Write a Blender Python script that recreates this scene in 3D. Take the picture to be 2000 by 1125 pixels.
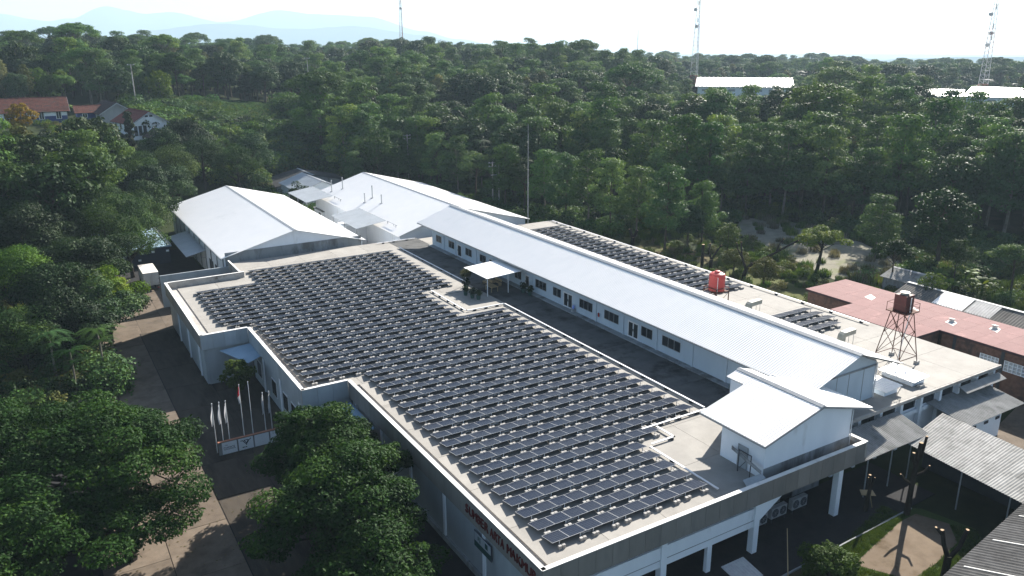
import bpy, math, random
import numpy as np
from mathutils import Vector, Matrix, noise

sc = bpy.context.scene
COL = sc.collection
rad = math.radians
for _o in list(bpy.data.objects):
    bpy.data.objects.remove(_o)

# ------------------------------------------------------------------ camera
CAM_H = 39.6
cd = bpy.data.cameras.new('camera')
cam = bpy.data.objects.new('camera', cd)
COL.objects.link(cam)
cd.sensor_width = 36.0
cd.lens = 36.0 * 1560.0 / 2000.0
cd.clip_start = 0.5
cd.clip_end = 30000
_yaw, _pit, _rol = rad(31.3), rad(17.22), rad(-0.2)
_f = Vector((math.sin(_yaw) * math.cos(_pit), math.cos(_yaw) * math.cos(_pit), -math.sin(_pit)))
_r = Vector((math.cos(_yaw), -math.sin(_yaw), 0))
_u = _r.cross(_f)
_r2 = _r * math.cos(_rol) + _u * math.sin(_rol)
_u2 = -_r * math.sin(_rol) + _u * math.cos(_rol)
cam.matrix_world = Matrix(((_r2.x, _u2.x, -_f.x, 0), (_r2.y, _u2.y, -_f.y, 0), (_r2.z, _u2.z, -_f.z, CAM_H), (0, 0, 0, 1)))
sc.camera = cam

# ------------------------------------------------------------------ sky, sun, exposure
SUN_EL, SUN_AZ = rad(30), rad(62)          # azimuth from +Y towards +X
world = bpy.data.worlds.new('World')
sc.world = world
world.use_nodes = True
wn = world.node_tree
bgn = wn.nodes['Background']
sky = wn.nodes.new('ShaderNodeTexSky')
sky.sky_type = 'NISHITA'
sky.sun_disc = False
sky.sun_elevation = SUN_EL
sky.sun_rotation = SUN_AZ
sky.air_density = 1.0
sky.dust_density = 1.2
sky.ozone_density = 2.0
wn.links.new(sky.outputs[0], bgn.inputs[0])
bgn.inputs[1].default_value = 0.05
sd = bpy.data.lights.new('sun', 'SUN')
sd.energy = 5.0
sd.angle = rad(0.5)
sd.color = (1.0, 0.94, 0.86)
sun = bpy.data.objects.new('sun', sd)
COL.objects.link(sun)
_ts = Vector((math.sin(SUN_AZ) * math.cos(SUN_EL), math.cos(SUN_AZ) * math.cos(SUN_EL), math.sin(SUN_EL)))
sun.rotation_euler = _ts.to_track_quat('Z', 'Y').to_euler()
sun.location = (0, 0, 120)
sc.view_settings.view_transform = 'Standard'
sc.view_settings.look = 'None'
sc.view_settings.gamma = 1.0
sc.view_settings.use_curve_mapping = False
sc.view_settings.exposure = 1.7
sc.render.engine = 'CYCLES'
sc.cycles.max_bounces = 4
sc.cycles.diffuse_bounces = 2
sc.cycles.glossy_bounces = 2
sc.cycles.transmission_bounces = 3
sc.cycles.volume_bounces = 0
sc.cycles.transparent_max_bounces = 4
sc.cycles.use_denoising = True
sc.cycles.sample_clamp_indirect = 6.0

# ------------------------------------------------------------------ materials
MATS = {}


def mat(name, c1, c2=None, scale=1.0, rough=0.75, spec=0.3, metal=0.0, bump=0.0, c3=None, scale3=0.15, lo3=0.5, hi3=0.62,
        stretch=(1, 1, 1), var=0.0):
    """procedural material: two-tone noise, optional third stain tone, optional bump, optional per-object brightness change"""
    if name in MATS:
        return MATS[name]
    m = bpy.data.materials.new(name)
    m.use_nodes = True
    nt = m.node_tree
    N, L = nt.nodes, nt.links
    b = N['Principled BSDF']
    b.inputs['Roughness'].default_value = rough
    b.inputs['Specular IOR Level'].default_value = spec
    b.inputs['Metallic'].default_value = metal
    MATS[name] = m
    if c2 is None:
        c2 = tuple(x * 0.86 for x in c1)
    tc = N.new('ShaderNodeTexCoord')
    oi = N.new('ShaderNodeObjectInfo')
    ad = N.new('ShaderNodeVectorMath')
    ad.operation = 'MULTIPLY_ADD'
    sx = N.new('ShaderNodeCombineXYZ')
    ml = N.new('ShaderNodeMath')
    ml.operation = 'MULTIPLY'
    ml.inputs[1].default_value = 53.0
    L.new(oi.outputs['Random'], ml.inputs[0])
    for i in range(3):
        L.new(ml.outputs[0], sx.inputs[i])
    L.new(tc.outputs['Object'], ad.inputs[0])
    ad.inputs[1].default_value = stretch
    L.new(sx.outputs[0], ad.inputs[2])
    n1 = N.new('ShaderNodeTexNoise')
    n1.inputs['Scale'].default_value = scale
    n1.inputs['Detail'].default_value = 6
    n1.inputs['Roughness'].default_value = 0.65
    L.new(ad.outputs[0], n1.inputs['Vector'])
    r1 = N.new('ShaderNodeValToRGB')
    r1.color_ramp.elements[0].position = 0.35
    r1.color_ramp.elements[1].position = 0.68
    r1.color_ramp.elements[0].color = (*c2, 1)
    r1.color_ramp.elements[1].color = (*c1, 1)
    L.new(n1.outputs['Fac'], r1.inputs[0])
    out = r1.outputs[0]
    if c3 is not None:
        n3 = N.new('ShaderNodeTexNoise')
        n3.inputs['Scale'].default_value = scale3
        n3.inputs['Detail'].default_value = 8
        n3.inputs['Roughness'].default_value = 0.7
        L.new(ad.outputs[0], n3.inputs['Vector'])
        r3 = N.new('ShaderNodeValToRGB')
        r3.color_ramp.elements[0].position = lo3
        r3.color_ramp.elements[1].position = hi3
        L.new(n3.outputs['Fac'], r3.inputs[0])
        mx = N.new('ShaderNodeMix')
        mx.data_type = 'RGBA'
        L.new(r3.outputs[0], mx.inputs[0])
        L.new(out, mx.inputs[6])
        mx.inputs[7].default_value = (*c3, 1)
        out = mx.outputs[2]
    if var:
        hv = N.new('ShaderNodeHueSaturation')
        mr = N.new('ShaderNodeMapRange')
        mr.inputs[3].default_value = 1 - var
        mr.inputs[4].default_value = 1 + var
        L.new(oi.outputs['Random'], mr.inputs[0])
        L.new(mr.outputs[0], hv.inputs['Value'])
        L.new(out, hv.inputs['Color'])
        out = hv.outputs[0]
    L.new(out, b.inputs['Base Color'])
    if bump:
        bp = N.new('ShaderNodeBump')
        bp.inputs['Strength'].default_value = bump
        bp.inputs['Distance'].default_value = 0.05
        L.new(n1.outputs['Fac'], bp.inputs['Height'])
        L.new(bp.outputs[0], b.inputs['Normal'])
    return m


def leaf_mat(name, dark, light, hi, trans=0.3, gloss=0.35, rnd=True):
    if name in MATS:
        return MATS[name]
    m = bpy.data.materials.new(name)
    m.use_nodes = True
    nt = m.node_tree
    N, L = nt.nodes, nt.links
    b = N['Principled BSDF']
    outn = N['Material Output']
    b.inputs['Roughness'].default_value = 0.6
    b.inputs['Specular IOR Level'].default_value = gloss * 0.16
    at = N.new('ShaderNodeAttribute')
    at.attribute_name = 'tint'
    oi = N.new('ShaderNodeObjectInfo')
    ma = N.new('ShaderNodeMath')
    ma.operation = 'MULTIPLY_ADD'
    ma.inputs[1].default_value = 0.45
    ma.inputs[0].default_value = 0.4
    if rnd:
        L.new(oi.outputs['Random'], ma.inputs[0])
    mb = N.new('ShaderNodeMath')
    mb.operation = 'MULTIPLY'
    mb.inputs[1].default_value = 0.62
    L.new(at.outputs['Fac'], mb.inputs[0])
    L.new(mb.outputs[0], ma.inputs[2])
    rp = N.new('ShaderNodeValToRGB')
    e = rp.color_ramp.elements
    e[0].position, e[0].color = 0.05, (*dark, 1)
    e[1].position, e[1].color = 0.98, (*hi, 1)
    k = e.new(0.6)
    k.color = (*light, 1)
    L.new(ma.outputs[0], rp.inputs[0])
    hs = N.new('ShaderNodeHueSaturation')
    wn_ = N.new('ShaderNodeTexWhiteNoise')
    wn_.noise_dimensions = '1D'
    L.new(oi.outputs['Random'], wn_.inputs['W'])
    sp_ = N.new('ShaderNodeSeparateColor')
    L.new(wn_.outputs['Color'], sp_.inputs[0])
    for q, (lo, hi_) in (('Hue', (0.482, 0.514)), ('Saturation', (0.85, 1.08)), ('Value', (0.75, 1.28))):
        mr = N.new('ShaderNodeMapRange')
        mr.inputs[3].default_value, mr.inputs[4].default_value = lo, hi_
        L.new(sp_.outputs[{'Hue': 0, 'Saturation': 1, 'Value': 2}[q]], mr.inputs[0])
        if rnd:
            L.new(mr.outputs[0], hs.inputs[q])
    L.new(rp.outputs[0], hs.inputs['Color'])
    rp = hs
    L.new(rp.outputs[0], b.inputs['Base Color'])
    tr = N.new('ShaderNodeBsdfTranslucent')
    mg = N.new('ShaderNodeMix')
    mg.data_type = 'RGBA'
    mg.blend_type = 'MULTIPLY'
    mg.inputs[0].default_value = 1
    L.new(rp.outputs[0], mg.inputs[6])
    mg.inputs[7].default_value = (1.5, 1.35, 0.6, 1)
    L.new(mg.outputs[2], tr.inputs['Color'])
    ms = N.new('ShaderNodeMixShader')
    ms.inputs[0].default_value = trans * 0.7
    L.new(b.outputs[0], ms.inputs[1])
    L.new(tr.outputs[0], ms.inputs[2])
    L.new(ms.outputs[0], outn.inputs[0])
    MATS[name] = m
    return m


def solar_mat():
    m = bpy.data.materials.new('solar_glass')
    m.use_nodes = True
    nt = m.node_tree
    N, L = nt.nodes, nt.links
    b = N['Principled BSDF']
    tc = N.new('ShaderNodeTexCoord')
    sp = N.new('ShaderNodeSeparateXYZ')
    L.new(tc.outputs['Object'], sp.inputs[0])

    def grid(sock, freq, width):
        a = N.new('ShaderNodeMath'); a.operation = 'MULTIPLY'; a.inputs[1].default_value = freq
        L.new(sock, a.inputs[0])
        f = N.new('ShaderNodeMath'); f.operation = 'FRACT'
        L.new(a.outputs[0], f.inputs[0])
        c = N.new('ShaderNodeMath'); c.operation = 'LESS_THAN'; c.inputs[1].default_value = width
        L.new(f.outputs[0], c.inputs[0])
        return c.outputs[0]
    gx = grid(sp.outputs[0], 10 / 1.42, 0.06)
    gy = grid(sp.outputs[1], 6 / 1.36, 0.09)
    mx = N.new('ShaderNodeMath'); mx.operation = 'MAXIMUM'
    L.new(gx, mx.inputs[0]); L.new(gy, mx.inputs[1])
    oi = N.new('ShaderNodeObjectInfo')
    rp = N.new('ShaderNodeValToRGB')
    rp.color_ramp.elements[0].color = (0.006, 0.011, 0.026, 1)
    rp.color_ramp.elements[1].color = (0.012, 0.016, 0.028, 1)
    L.new(oi.outputs['Random'], rp.inputs[0])
    mc = N.new('ShaderNodeMix'); mc.data_type = 'RGBA'
    L.new(mx.outputs[0], mc.inputs[0])
    L.new(rp.outputs[0], mc.inputs[6])
    mc.inputs[7].default_value = (0.085, 0.10, 0.125, 1)
    L.new(mc.outputs[2], b.inputs['Base Color'])
    b.inputs['Roughness'].default_value = 0.3
    b.inputs['Specular IOR Level'].default_value = 0.05
    MATS['solar_glass'] = m
    return m


def glass_mat(name, c=(0.02, 0.025, 0.03)):
    m = bpy.data.materials.new(name)
    m.use_nodes = True
    b = m.node_tree.nodes['Principled BSDF']
    b.inputs['Base Color'].default_value = (*c, 1)
    b.inputs['Roughness'].default_value = 0.06
    b.inputs['Specular IOR Level'].default_value = 0.5
    MATS[name] = m
    return m


solar_mat()
glass_mat('window_glass')
mat('roof_white', (0.90, 0.88, 0.85), (0.86, 0.845, 0.82), 0.35, rough=0.38, spec=0.5, c3=(0.68, 0.68, 0.65), scale3=0.12, lo3=0.62, hi3=0.82)
mat('roof_zinc', (0.42, 0.45, 0.47), (0.35, 0.375, 0.395), 0.5, rough=0.45, spec=0.4, c3=(0.36, 0.36, 0.35), scale3=0.3, lo3=0.58, hi3=0.75)
mat('roof_asbestos', (0.30, 0.30, 0.29), (0.22, 0.22, 0.21), 0.8, rough=0.9, spec=0.15, c3=(0.10, 0.10, 0.095), scale3=0.45, lo3=0.52, hi3=0.72, var=0.12)
mat('roof_asbestos_dark', (0.085, 0.085, 0.085), (0.05, 0.05, 0.05), 1.4, rough=0.95, spec=0.1, c3=(0.05, 0.05, 0.05), scale3=0.5, var=0.25)
mat('roof_weathered', (0.17, 0.16, 0.145), (0.12, 0.115, 0.105), 0.8, rough=0.95, spec=0.1, c3=(0.06, 0.058, 0.052), scale3=0.4, lo3=0.52, hi3=0.72, var=0.15)
mat('stripe_pale', (0.5, 0.5, 0.48), rough=0.8)
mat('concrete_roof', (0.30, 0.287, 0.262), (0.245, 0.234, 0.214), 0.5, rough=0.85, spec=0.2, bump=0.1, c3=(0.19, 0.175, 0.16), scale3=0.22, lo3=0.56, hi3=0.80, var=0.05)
mat('concrete_walk_shade', (0.105, 0.107, 0.105), (0.07, 0.071, 0.07), 0.5, rough=0.9, spec=0.15, bump=0.1, c3=(0.022, 0.022, 0.022), scale3=0.3, lo3=0.5, hi3=0.66, var=0.06)  # stained walkway concrete, darkened further to deepen the shade beside the house
mat('concrete_dirty', (0.46, 0.44, 0.41), (0.30, 0.28, 0.26), 0.9, rough=0.9, spec=0.15, c3=(0.12, 0.105, 0.09), scale3=0.6, lo3=0.55, hi3=0.68, stretch=(1, .25, 1))
mat('parapet_cap', (0.72, 0.71, 0.68), (0.60, 0.59, 0.57), 0.8, rough=0.8, c3=(0.33, 0.31, 0.29), scale3=0.6, lo3=0.6, hi3=0.75)
mat('cladding', (0.25, 0.232, 0.21), (0.205, 0.19, 0.172), 0.6, rough=0.55, spec=0.3, c3=(0.13, 0.13, 0.13), scale3=0.35, lo3=0.52, hi3=0.8, stretch=(1, 1, .3), var=0.1)
mat('cladding_light', (0.40, 0.44, 0.46), (0.32, 0.35, 0.37), 0.5, rough=0.6, spec=0.3, c3=(0.2, 0.21, 0.21), scale3=0.35, lo3=0.55, hi3=0.8, stretch=(1, 1, .3), var=0.08)
mat('wall_white', (0.84, 0.88, 0.92), (0.78, 0.82, 0.86), 0.5, rough=0.8, c3=(0.5, 0.5, 0.49), scale3=0.3, lo3=0.58, hi3=0.8, stretch=(1, 1, .35))
mat('wall_house', (0.52, 0.60, 0.67), (0.46, 0.54, 0.60), 0.5, rough=0.8, c3=(0.30, 0.33, 0.36), scale3=0.3, lo3=0.58, hi3=0.8, stretch=(1, 1, .35))
mat('wall_grey', (0.30, 0.32, 0.33), (0.23, 0.25, 0.26), 0.5, rough=0.85, c3=(0.13, 0.13, 0.13), scale3=0.3, stretch=(1, 1, .35))
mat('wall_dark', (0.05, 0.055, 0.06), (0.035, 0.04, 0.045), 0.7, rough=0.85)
mat('wall_navy', (0.018, 0.03, 0.06), (0.012, 0.02, 0.04), 0.7, rough=0.7)
mat('wall_blue', (0.03, 0.06, 0.20), (0.02, 0.04, 0.14), 0.8, rough=0.8)
mat('wall_brick', (0.17, 0.10, 0.075), (0.11, 0.06, 0.045), 2.2, rough=0.95, spec=0.1, c3=(0.07, 0.05, 0.045), scale3=0.5)
mat('metal_white', (0.72, 0.73, 0.74), (0.66, 0.67, 0.68), 2, rough=0.45, spec=0.4)
mat('frame_alu', (0.36, 0.37, 0.38), (0.30, 0.31, 0.32), 2, rough=0.4, spec=0.4)
mat('metal_grey', (0.34, 0.36, 0.37), (0.26, 0.27, 0.28), 2, rough=0.45, spec=0.4)
mat('metal_dark', (0.045, 0.05, 0.06), (0.03, 0.033, 0.04), 2, rough=0.6)
mat('rust', (0.13, 0.052, 0.034), (0.075, 0.032, 0.024), 3, rough=0.85, spec=0.2)
mat('tank_red', (0.50, 0.055, 0.05), (0.42, 0.045, 0.04), 1.2, rough=0.45, spec=0.35, c3=(0.58, 0.16, 0.13), scale3=0.8, lo3=0.55, hi3=0.8)
mat('tank_oxide', (0.11, 0.028, 0.025), (0.07, 0.02, 0.018), 1.5, rough=0.7)
mat('block', (0.38, 0.37, 0.35), (0.30, 0.29, 0.275), 2.5, rough=0.95, var=0.1)
mat('backsheet_darkened', (0.03, 0.03, 0.032), rough=0.7)  # real sheet is white; darkened so shade under the rows comes out deeper
mat('clamp_black', (0.02, 0.02, 0.02), rough=0.6)
mat('roof_red', (0.175, 0.076, 0.074), (0.148, 0.058, 0.057), 0.5, rough=0.85, c3=(0.25, 0.12, 0.11), scale3=0.5, lo3=0.58, hi3=0.72, var=0.05)
mat('patch_white', (0.68, 0.65, 0.60), (0.55, 0.52, 0.48), 0.8, rough=0.9)
mat('tile_clay', (0.15, 0.055, 0.04), (0.085, 0.036, 0.03), 1.6, rough=0.9, spec=0.15, c3=(0.06, 0.045, 0.04), scale3=0.5, lo3=0.5, hi3=0.66, var=0.12)
mat('tile_red', (0.17, 0.04, 0.03), (0.14, 0.034, 0.026), 1.0, rough=0.85, c3=(0.16, 0.05, 0.04), scale3=0.3, var=0.12)
mat('tile_dark', (0.06, 0.035, 0.035), (0.04, 0.026, 0.026), 1.0, rough=0.9, var=0.1)
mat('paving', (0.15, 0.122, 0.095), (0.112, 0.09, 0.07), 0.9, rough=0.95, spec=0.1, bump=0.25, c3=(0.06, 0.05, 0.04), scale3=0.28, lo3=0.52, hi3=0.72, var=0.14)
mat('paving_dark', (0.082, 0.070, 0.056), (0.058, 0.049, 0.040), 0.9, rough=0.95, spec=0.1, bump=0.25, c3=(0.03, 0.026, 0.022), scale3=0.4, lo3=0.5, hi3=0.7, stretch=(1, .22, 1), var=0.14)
mat('litter', (0.13, 0.09, 0.035), (0.06, 0.06, 0.02), 5, rough=1.0)
mat('asphalt_dark', (0.030, 0.030, 0.031), (0.021, 0.021, 0.022), 0.9, rough=0.95, spec=0.1, bump=0.2)
mat('earth', (0.19, 0.15, 0.11), (0.13, 0.10, 0.072), 0.5, rough=1.0, spec=0.05, bump=0.4, c3=(0.10, 0.075, 0.05), scale3=0.25)
mat('dry_grass', (0.11, 0.115, 0.045), (0.06, 0.072, 0.026), 0.35, rough=1.0, spec=0.05, bump=0.4, c3=(0.13, 0.10, 0.065), scale3=0.09, lo3=0.48, hi3=0.62)
mat('lawn_soil', (0.052, 0.078, 0.020), (0.034, 0.055, 0.014), 0.8, rough=1.0, spec=0.05, c3=(0.10, 0.085, 0.05), scale3=0.3, lo3=0.56, hi3=0.7)
mat('dry_field', (0.25, 0.235, 0.19), (0.17, 0.16, 0.125), 0.4, rough=1.0, spec=0.05, bump=0.4, c3=(0.14, 0.16, 0.07), scale3=0.12, lo3=0.54, hi3=0.66)
mat('terrain', (0.032, 0.042, 0.016), (0.018, 0.026, 0.010), 0.25, rough=1.0, spec=0.05, bump=0.5, c3=(0.07, 0.055, 0.034), scale3=0.05, lo3=0.56, hi3=0.68)
mat('mountain', (0.045, 0.075, 0.045), (0.03, 0.055, 0.035), 0.01, rough=1.0, spec=0.0)
mat('bark', (0.085, 0.068, 0.05), (0.045, 0.037, 0.03), 1.5, rough=1.0, spec=0.1, bump=0.4)
mat('bark_dark', (0.035, 0.028, 0.022), (0.018, 0.015, 0.012), 1.5, rough=1.0, spec=0.1, bump=0.4)
mat('cut_wood', (0.42, 0.30, 0.18), rough=0.9)
mat('bark_pale', (0.20, 0.18, 0.145), (0.11, 0.10, 0.08), 1.5, rough=1.0, spec=0.1)
mat('flag_white', (0.70, 0.70, 0.70), rough=0.9)
mat('flag_red', (0.45, 0.02, 0.03), rough=0.9)
mat('letter_red', (0.11, 0.012, 0.012), rough=0.6)
mat('sign_navy', (0.02, 0.03, 0.06), rough=0.6)
mat('sign_green', (0.02, 0.07, 0.06), rough=0.6)
mat('brick_cap', (0.35, 0.16, 0.10), rough=0.9)
mat('duct_cream', (0.42, 0.41, 0.34), (0.34, 0.33, 0.28), 1, rough=0.6)
mat('turquoise', (0.10, 0.45, 0.42), rough=0.5)
mat('jug_blue', (0.25, 0.35, 0.75), rough=0.2)
mat('extinguisher', (0.35, 0.02, 0.02), rough=0.4)
mat('truck_box', (0.55, 0.55, 0.53), (0.42, 0.41, 0.39), 0.9, rough=0.6, c3=(0.22, 0.17, 0.13), scale3=0.7, lo3=0.6, hi3=0.74)
mat('rubber', (0.015, 0.015, 0.015), rough=0.9)
mat('light_red', (0.4, 0.02, 0.02), rough=0.3)
mat('cab_blue', (0.03, 0.05, 0.11), rough=0.4)
mat('tower_red', (0.30, 0.09, 0.07), rough=0.7)
mat('tower_white', (0.5, 0.5, 0.5), rough=0.7)
mat('pot_green', (0.02, 0.07, 0.06), rough=0.6)
mat('wood_pale', (0.40, 0.30, 0.17), rough=0.9)

leaf_mat('leaf_rain', (0.005, 0.016, 0.004), (0.018, 0.050, 0.008), (0.075, 0.130, 0.016))
leaf_mat('leaf_spread', (0.005, 0.016, 0.004), (0.018, 0.050, 0.008), (0.070, 0.125, 0.015), 0.3, 0.35, False)
leaf_mat('leaf_broad', (0.005, 0.014, 0.004), (0.016, 0.040, 0.009), (0.055, 0.095, 0.020), 0.22, 0.5)
leaf_mat('leaf_sengon', (0.0225, 0.0575, 0.0200), (0.0525, 0.1150, 0.0325), (0.1187, 0.1938, 0.0450), 0.3, 0.3)
leaf_mat('leaf_dark', (0.0112, 0.0300, 0.0125), (0.0263, 0.0575, 0.0200), (0.0562, 0.1000, 0.0325), 0.2, 0.4)
leaf_mat('leaf_lime', (0.024, 0.055, 0.008), (0.056, 0.105, 0.014), (0.125, 0.17, 0.024), 0.35, 0.3)
leaf_mat('leaf_yellow', (0.0680, 0.0612, 0.0082), (0.1360, 0.1088, 0.0136), (0.2176, 0.1632, 0.0204), 0.3, 0.3)
leaf_mat('leaf_olive', (0.0400, 0.0525, 0.0150), (0.0813, 0.0925, 0.0275), (0.1500, 0.1500, 0.0450), 0.25, 0.3)
leaf_mat('leaf_grass', (0.0275, 0.0600, 0.0100), (0.0600, 0.1100, 0.0187), (0.1187, 0.1625, 0.0325), 0.3, 0.2)
leaf_mat('leaf_reed', (0.0544, 0.0544, 0.0340), (0.1360, 0.1292, 0.0884), (0.2448, 0.2312, 0.1768), 0.3, 0.2)

# ------------------------------------------------------------------ mesh helpers
OFF = {}


class MB:
    def __init__(s):
        s.v, s.f, s.m = [], [], []

    def add(s, vs, fs, mi=0):
        n = len(s.v)
        s.v += [tuple(p) for p in vs]
        for f in fs:
            s.f.append(tuple(i + n for i in f))
            s.m.append(mi)
        return s

    def box(s, x0, x1, y0, y1, z0, z1, mi=0):
        return s.add([(x0, y0, z0), (x1, y0, z0), (x1, y1, z0), (x0, y1, z0), (x0, y0, z1), (x1, y0, z1), (x1, y1, z1), (x0, y1, z1)],
                     [(3, 2, 1, 0), (4, 5, 6, 7), (0, 1, 5, 4), (1, 2, 6, 5), (2, 3, 7, 6), (3, 0, 4, 7)], mi)

    def slab(s, pts, t, mi=0):
        """a planar polygon given by its top points (counter-clockwise from above), thickness t downwards"""
        n = len(pts)
        vs = [tuple(p) for p in pts] + [(p[0], p[1], p[2] - t) for p in pts]
        fs = [tuple(range(n)), tuple(range(2 * n - 1, n - 1, -1))] + [(i, i + n, (i + 1) % n + n, (i + 1) % n) for i in range(n)]
        return s.add(vs, fs, mi)

    def tube(s, p0, p1, r0, r1=None, n=6, mi=0, cap=True):
        r1 = r0 if r1 is None else r1
        p0, p1 = Vector(p0), Vector(p1)
        d = (p1 - p0)
        if d.length < 1e-6:
            return s
        d.normalize()
        a = d.orthogonal().normalized()
        b = d.cross(a)
        vs = []
        for p, r in ((p0, r0), (p1, r1)):
            for k in range(n):
                t = 2 * math.pi * k / n
                vs.append(p + a * (r * math.cos(t)) + b * (r * math.sin(t)))
        fs = [(k, (k + 1) % n, (k + 1) % n + n, k + n) for k in range(n)]
        if cap:
            fs += [tuple(range(n - 1, -1, -1)), tuple(range(n, 2 * n))]
        return s.add(vs, fs, mi)

    def path(s, pts, rs, n=6, mi=0):
        """a bent tube through pts with a radius at each"""
        pts = [Vector(p) for p in pts]
        base = len(s.v)
        a = None
        for i, p in enumerate(pts):
            d = (pts[min(i + 1, len(pts) - 1)] - pts[max(i - 1, 0)]).normalized()
            if a is None:
                a = d.orthogonal().normalized()
            a = (a - d * a.dot(d)).normalized()
            b = d.cross(a)
            for k in range(n):
                t = 2 * math.pi * k / n
                s.v.append(tuple(p + a * (rs[i] * math.cos(t)) + b * (rs[i] * math.sin(t))))
        for i in range(len(pts) - 1):
            for k in range(n):
                s.f.append((base + i * n + k, base + i * n + (k + 1) % n, base + (i + 1) * n + (k + 1) % n, base + (i + 1) * n + k))
                s.m.append(mi)
        s.f.append(tuple(base + (len(pts) - 1) * n + k for k in range(n)))
        s.m.append(mi)
        s.f.append(tuple(base + k for k in range(n - 1, -1, -1)))
        s.m.append(mi)
        return s

    def lathe(s, c, prof, n=20, mi=0):
        base = len(s.v)
        for r, z in prof:
            for k in range(n):
                t = 2 * math.pi * k / n
                s.v.append((c[0] + r * math.cos(t), c[1] + r * math.sin(t), c[2] + z))
        for i in range(len(prof) - 1):
            for k in range(n):
                s.f.append((base + i * n + k, base + i * n + (k + 1) % n, base + (i + 1) * n + (k + 1) % n, base + (i + 1) * n + k))
                s.m.append(mi)
        s.f.append(tuple(base + (len(prof) - 1) * n + k for k in range(n)))
        s.m.append(mi)
        return s

    def corr(s, e0, e1, r0, r1, pitch=0.3, h=0.03, kind='trap', t=0.03, mi=0):
        """corrugated sheet: eave e0-e1, ridge r0-r1; ribs run from eave to ridge"""
        e0, e1, r0, r1 = map(Vector, (e0, e1, r0, r1))
        L = (e1 - e0).length
        n = max(1, int(round(L / pitch)))
        nrm = (e1 - e0).cross(r0 - e0).normalized()
        if nrm.z < 0:
            nrm = -nrm
        prof = []
        for i in range(n):
            if kind == 'trap':
                prof += [(i / n, 0), ((i + .62) / n, 0), ((i + .7) / n, h), ((i + .92) / n, h)]
            else:
                prof += [((i + q / 6) / n, h * (0.5 - 0.5 * math.cos(2 * math.pi * q / 6))) for q in range(6)]
        prof.append((1, 0))
        base = len(s.v)
        for u, o in prof:
            a, b = e0.lerp(e1, u), r0.lerp(r1, u)
            for p, off in ((a, o), (b, o), (a, o - t), (b, o - t)):
                s.v.append(tuple(p + nrm * off))
        for i in range(len(prof) - 1):
            q, w = base + 4 * i, base + 4 * i + 4
            for f in ((q, w, w + 1, q + 1), (q + 2, q + 3, w + 3, w + 2), (q, q + 2, w + 2, w), (q + 1, w + 1, w + 3, q + 3)):
                s.f.append(f)
                s.m.append(mi)
        q, w = base, base + 4 * (len(prof) - 1)
        s.f += [(q, q + 1, q + 3, q + 2), (w, w + 2, w + 3, w + 1)]
        s.m += [mi, mi]
        return s

    def mesh(s, name, mats, off=(0, 0, 0)):
        me = bpy.data.meshes.new(name)
        if off != (0, 0, 0):
            vs = [(p[0] - off[0], p[1] - off[1], p[2] - off[2]) for p in s.v]
        else:
            vs = s.v
        me.from_pydata(vs, [], s.f)
        for m in ([mats] if isinstance(mats, str) else mats):
            me.materials.append(MATS[m])
        if any(s.m):
            me.polygons.foreach_set('material_index', s.m)
        me.update()
        return me


def link(name, data, parent=None, loc=(0, 0, 0), rz=0.0):
    o = bpy.data.objects.new(name, data)
    COL.objects.link(o)
    o.location = loc
    if rz:
        o.rotation_euler = (0, 0, rz)
    if parent is not None:
        o.parent = parent
        OFF[o.name] = OFF.get(parent.name, (0, 0, 0))
    else:
        OFF[o.name] = tuple(loc)
    return o


def tag(o, label=None, cat=None, group=None, kind=None):
    if label:
        o['label'] = label
    if cat:
        o['category'] = cat
    if group:
        o['group'] = group
    if kind:
        o['kind'] = kind
    return o


def thing(name, label, cat, loc=(0, 0, 0), group=None):
    return tag(link(name, None, None, loc), label, cat, group)


def part(name, mb, mats, parent, label=None, kind=None, smooth=False):
    """geometry in world metres becomes a part of parent"""
    off = OFF.get(parent.name, (0, 0, 0))
    me = mb.mesh(name, mats, off)
    if smooth:
        me.polygons.foreach_set('use_smooth', [True] * len(me.polygons))
    o = link(name, me, parent)
    return tag(o, label, None, None, kind)


def solo(name, mb, mats, label, cat, loc=(0, 0, 0), group=None, smooth=False):
    me = mb.mesh(name, mats, loc)
    if smooth:
        me.polygons.foreach_set('use_smooth', [True] * len(me.polygons))
    return tag(link(name, me, None, loc), label, cat, group)


def structure(name, mb, mats, parent=None):
    me = mb.mesh(name, mats)
    o = link(name, me, parent)
    if parent is None:
        o['kind'] = 'structure'
    return o


def copy_tree(o, parent=None):
    c = o.copy()
    COL.objects.link(c)
    if parent is not None:
        c.parent = parent
    OFF[c.name] = OFF.get(o.name, (0, 0, 0))
    for ch in o.children:
        if ch is not c:
            copy_tree(ch, c)
    return c


ORD = ['first', 'second', 'third', 'fourth', 'fifth', 'sixth', 'seventh', 'eighth', 'ninth', 'tenth', 'eleventh', 'twelfth', 'thirteenth',
       'fourteenth', 'fifteenth', 'sixteenth', 'seventeenth', 'eighteenth', 'nineteenth', 'twentieth']


def ordinal(n):
    """1 -> first"""
    if n <= 20:
        return ORD[n - 1]
    tens = {2: 'twenty', 3: 'thirty', 4: 'forty', 5: 'fifty'}
    th = {2: 'twentieth', 3: 'thirtieth', 4: 'fortieth', 5: 'fiftieth'}
    return th[n // 10] if n % 10 == 0 else tens[n // 10] + '-' + ORD[n % 10 - 1]


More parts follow.
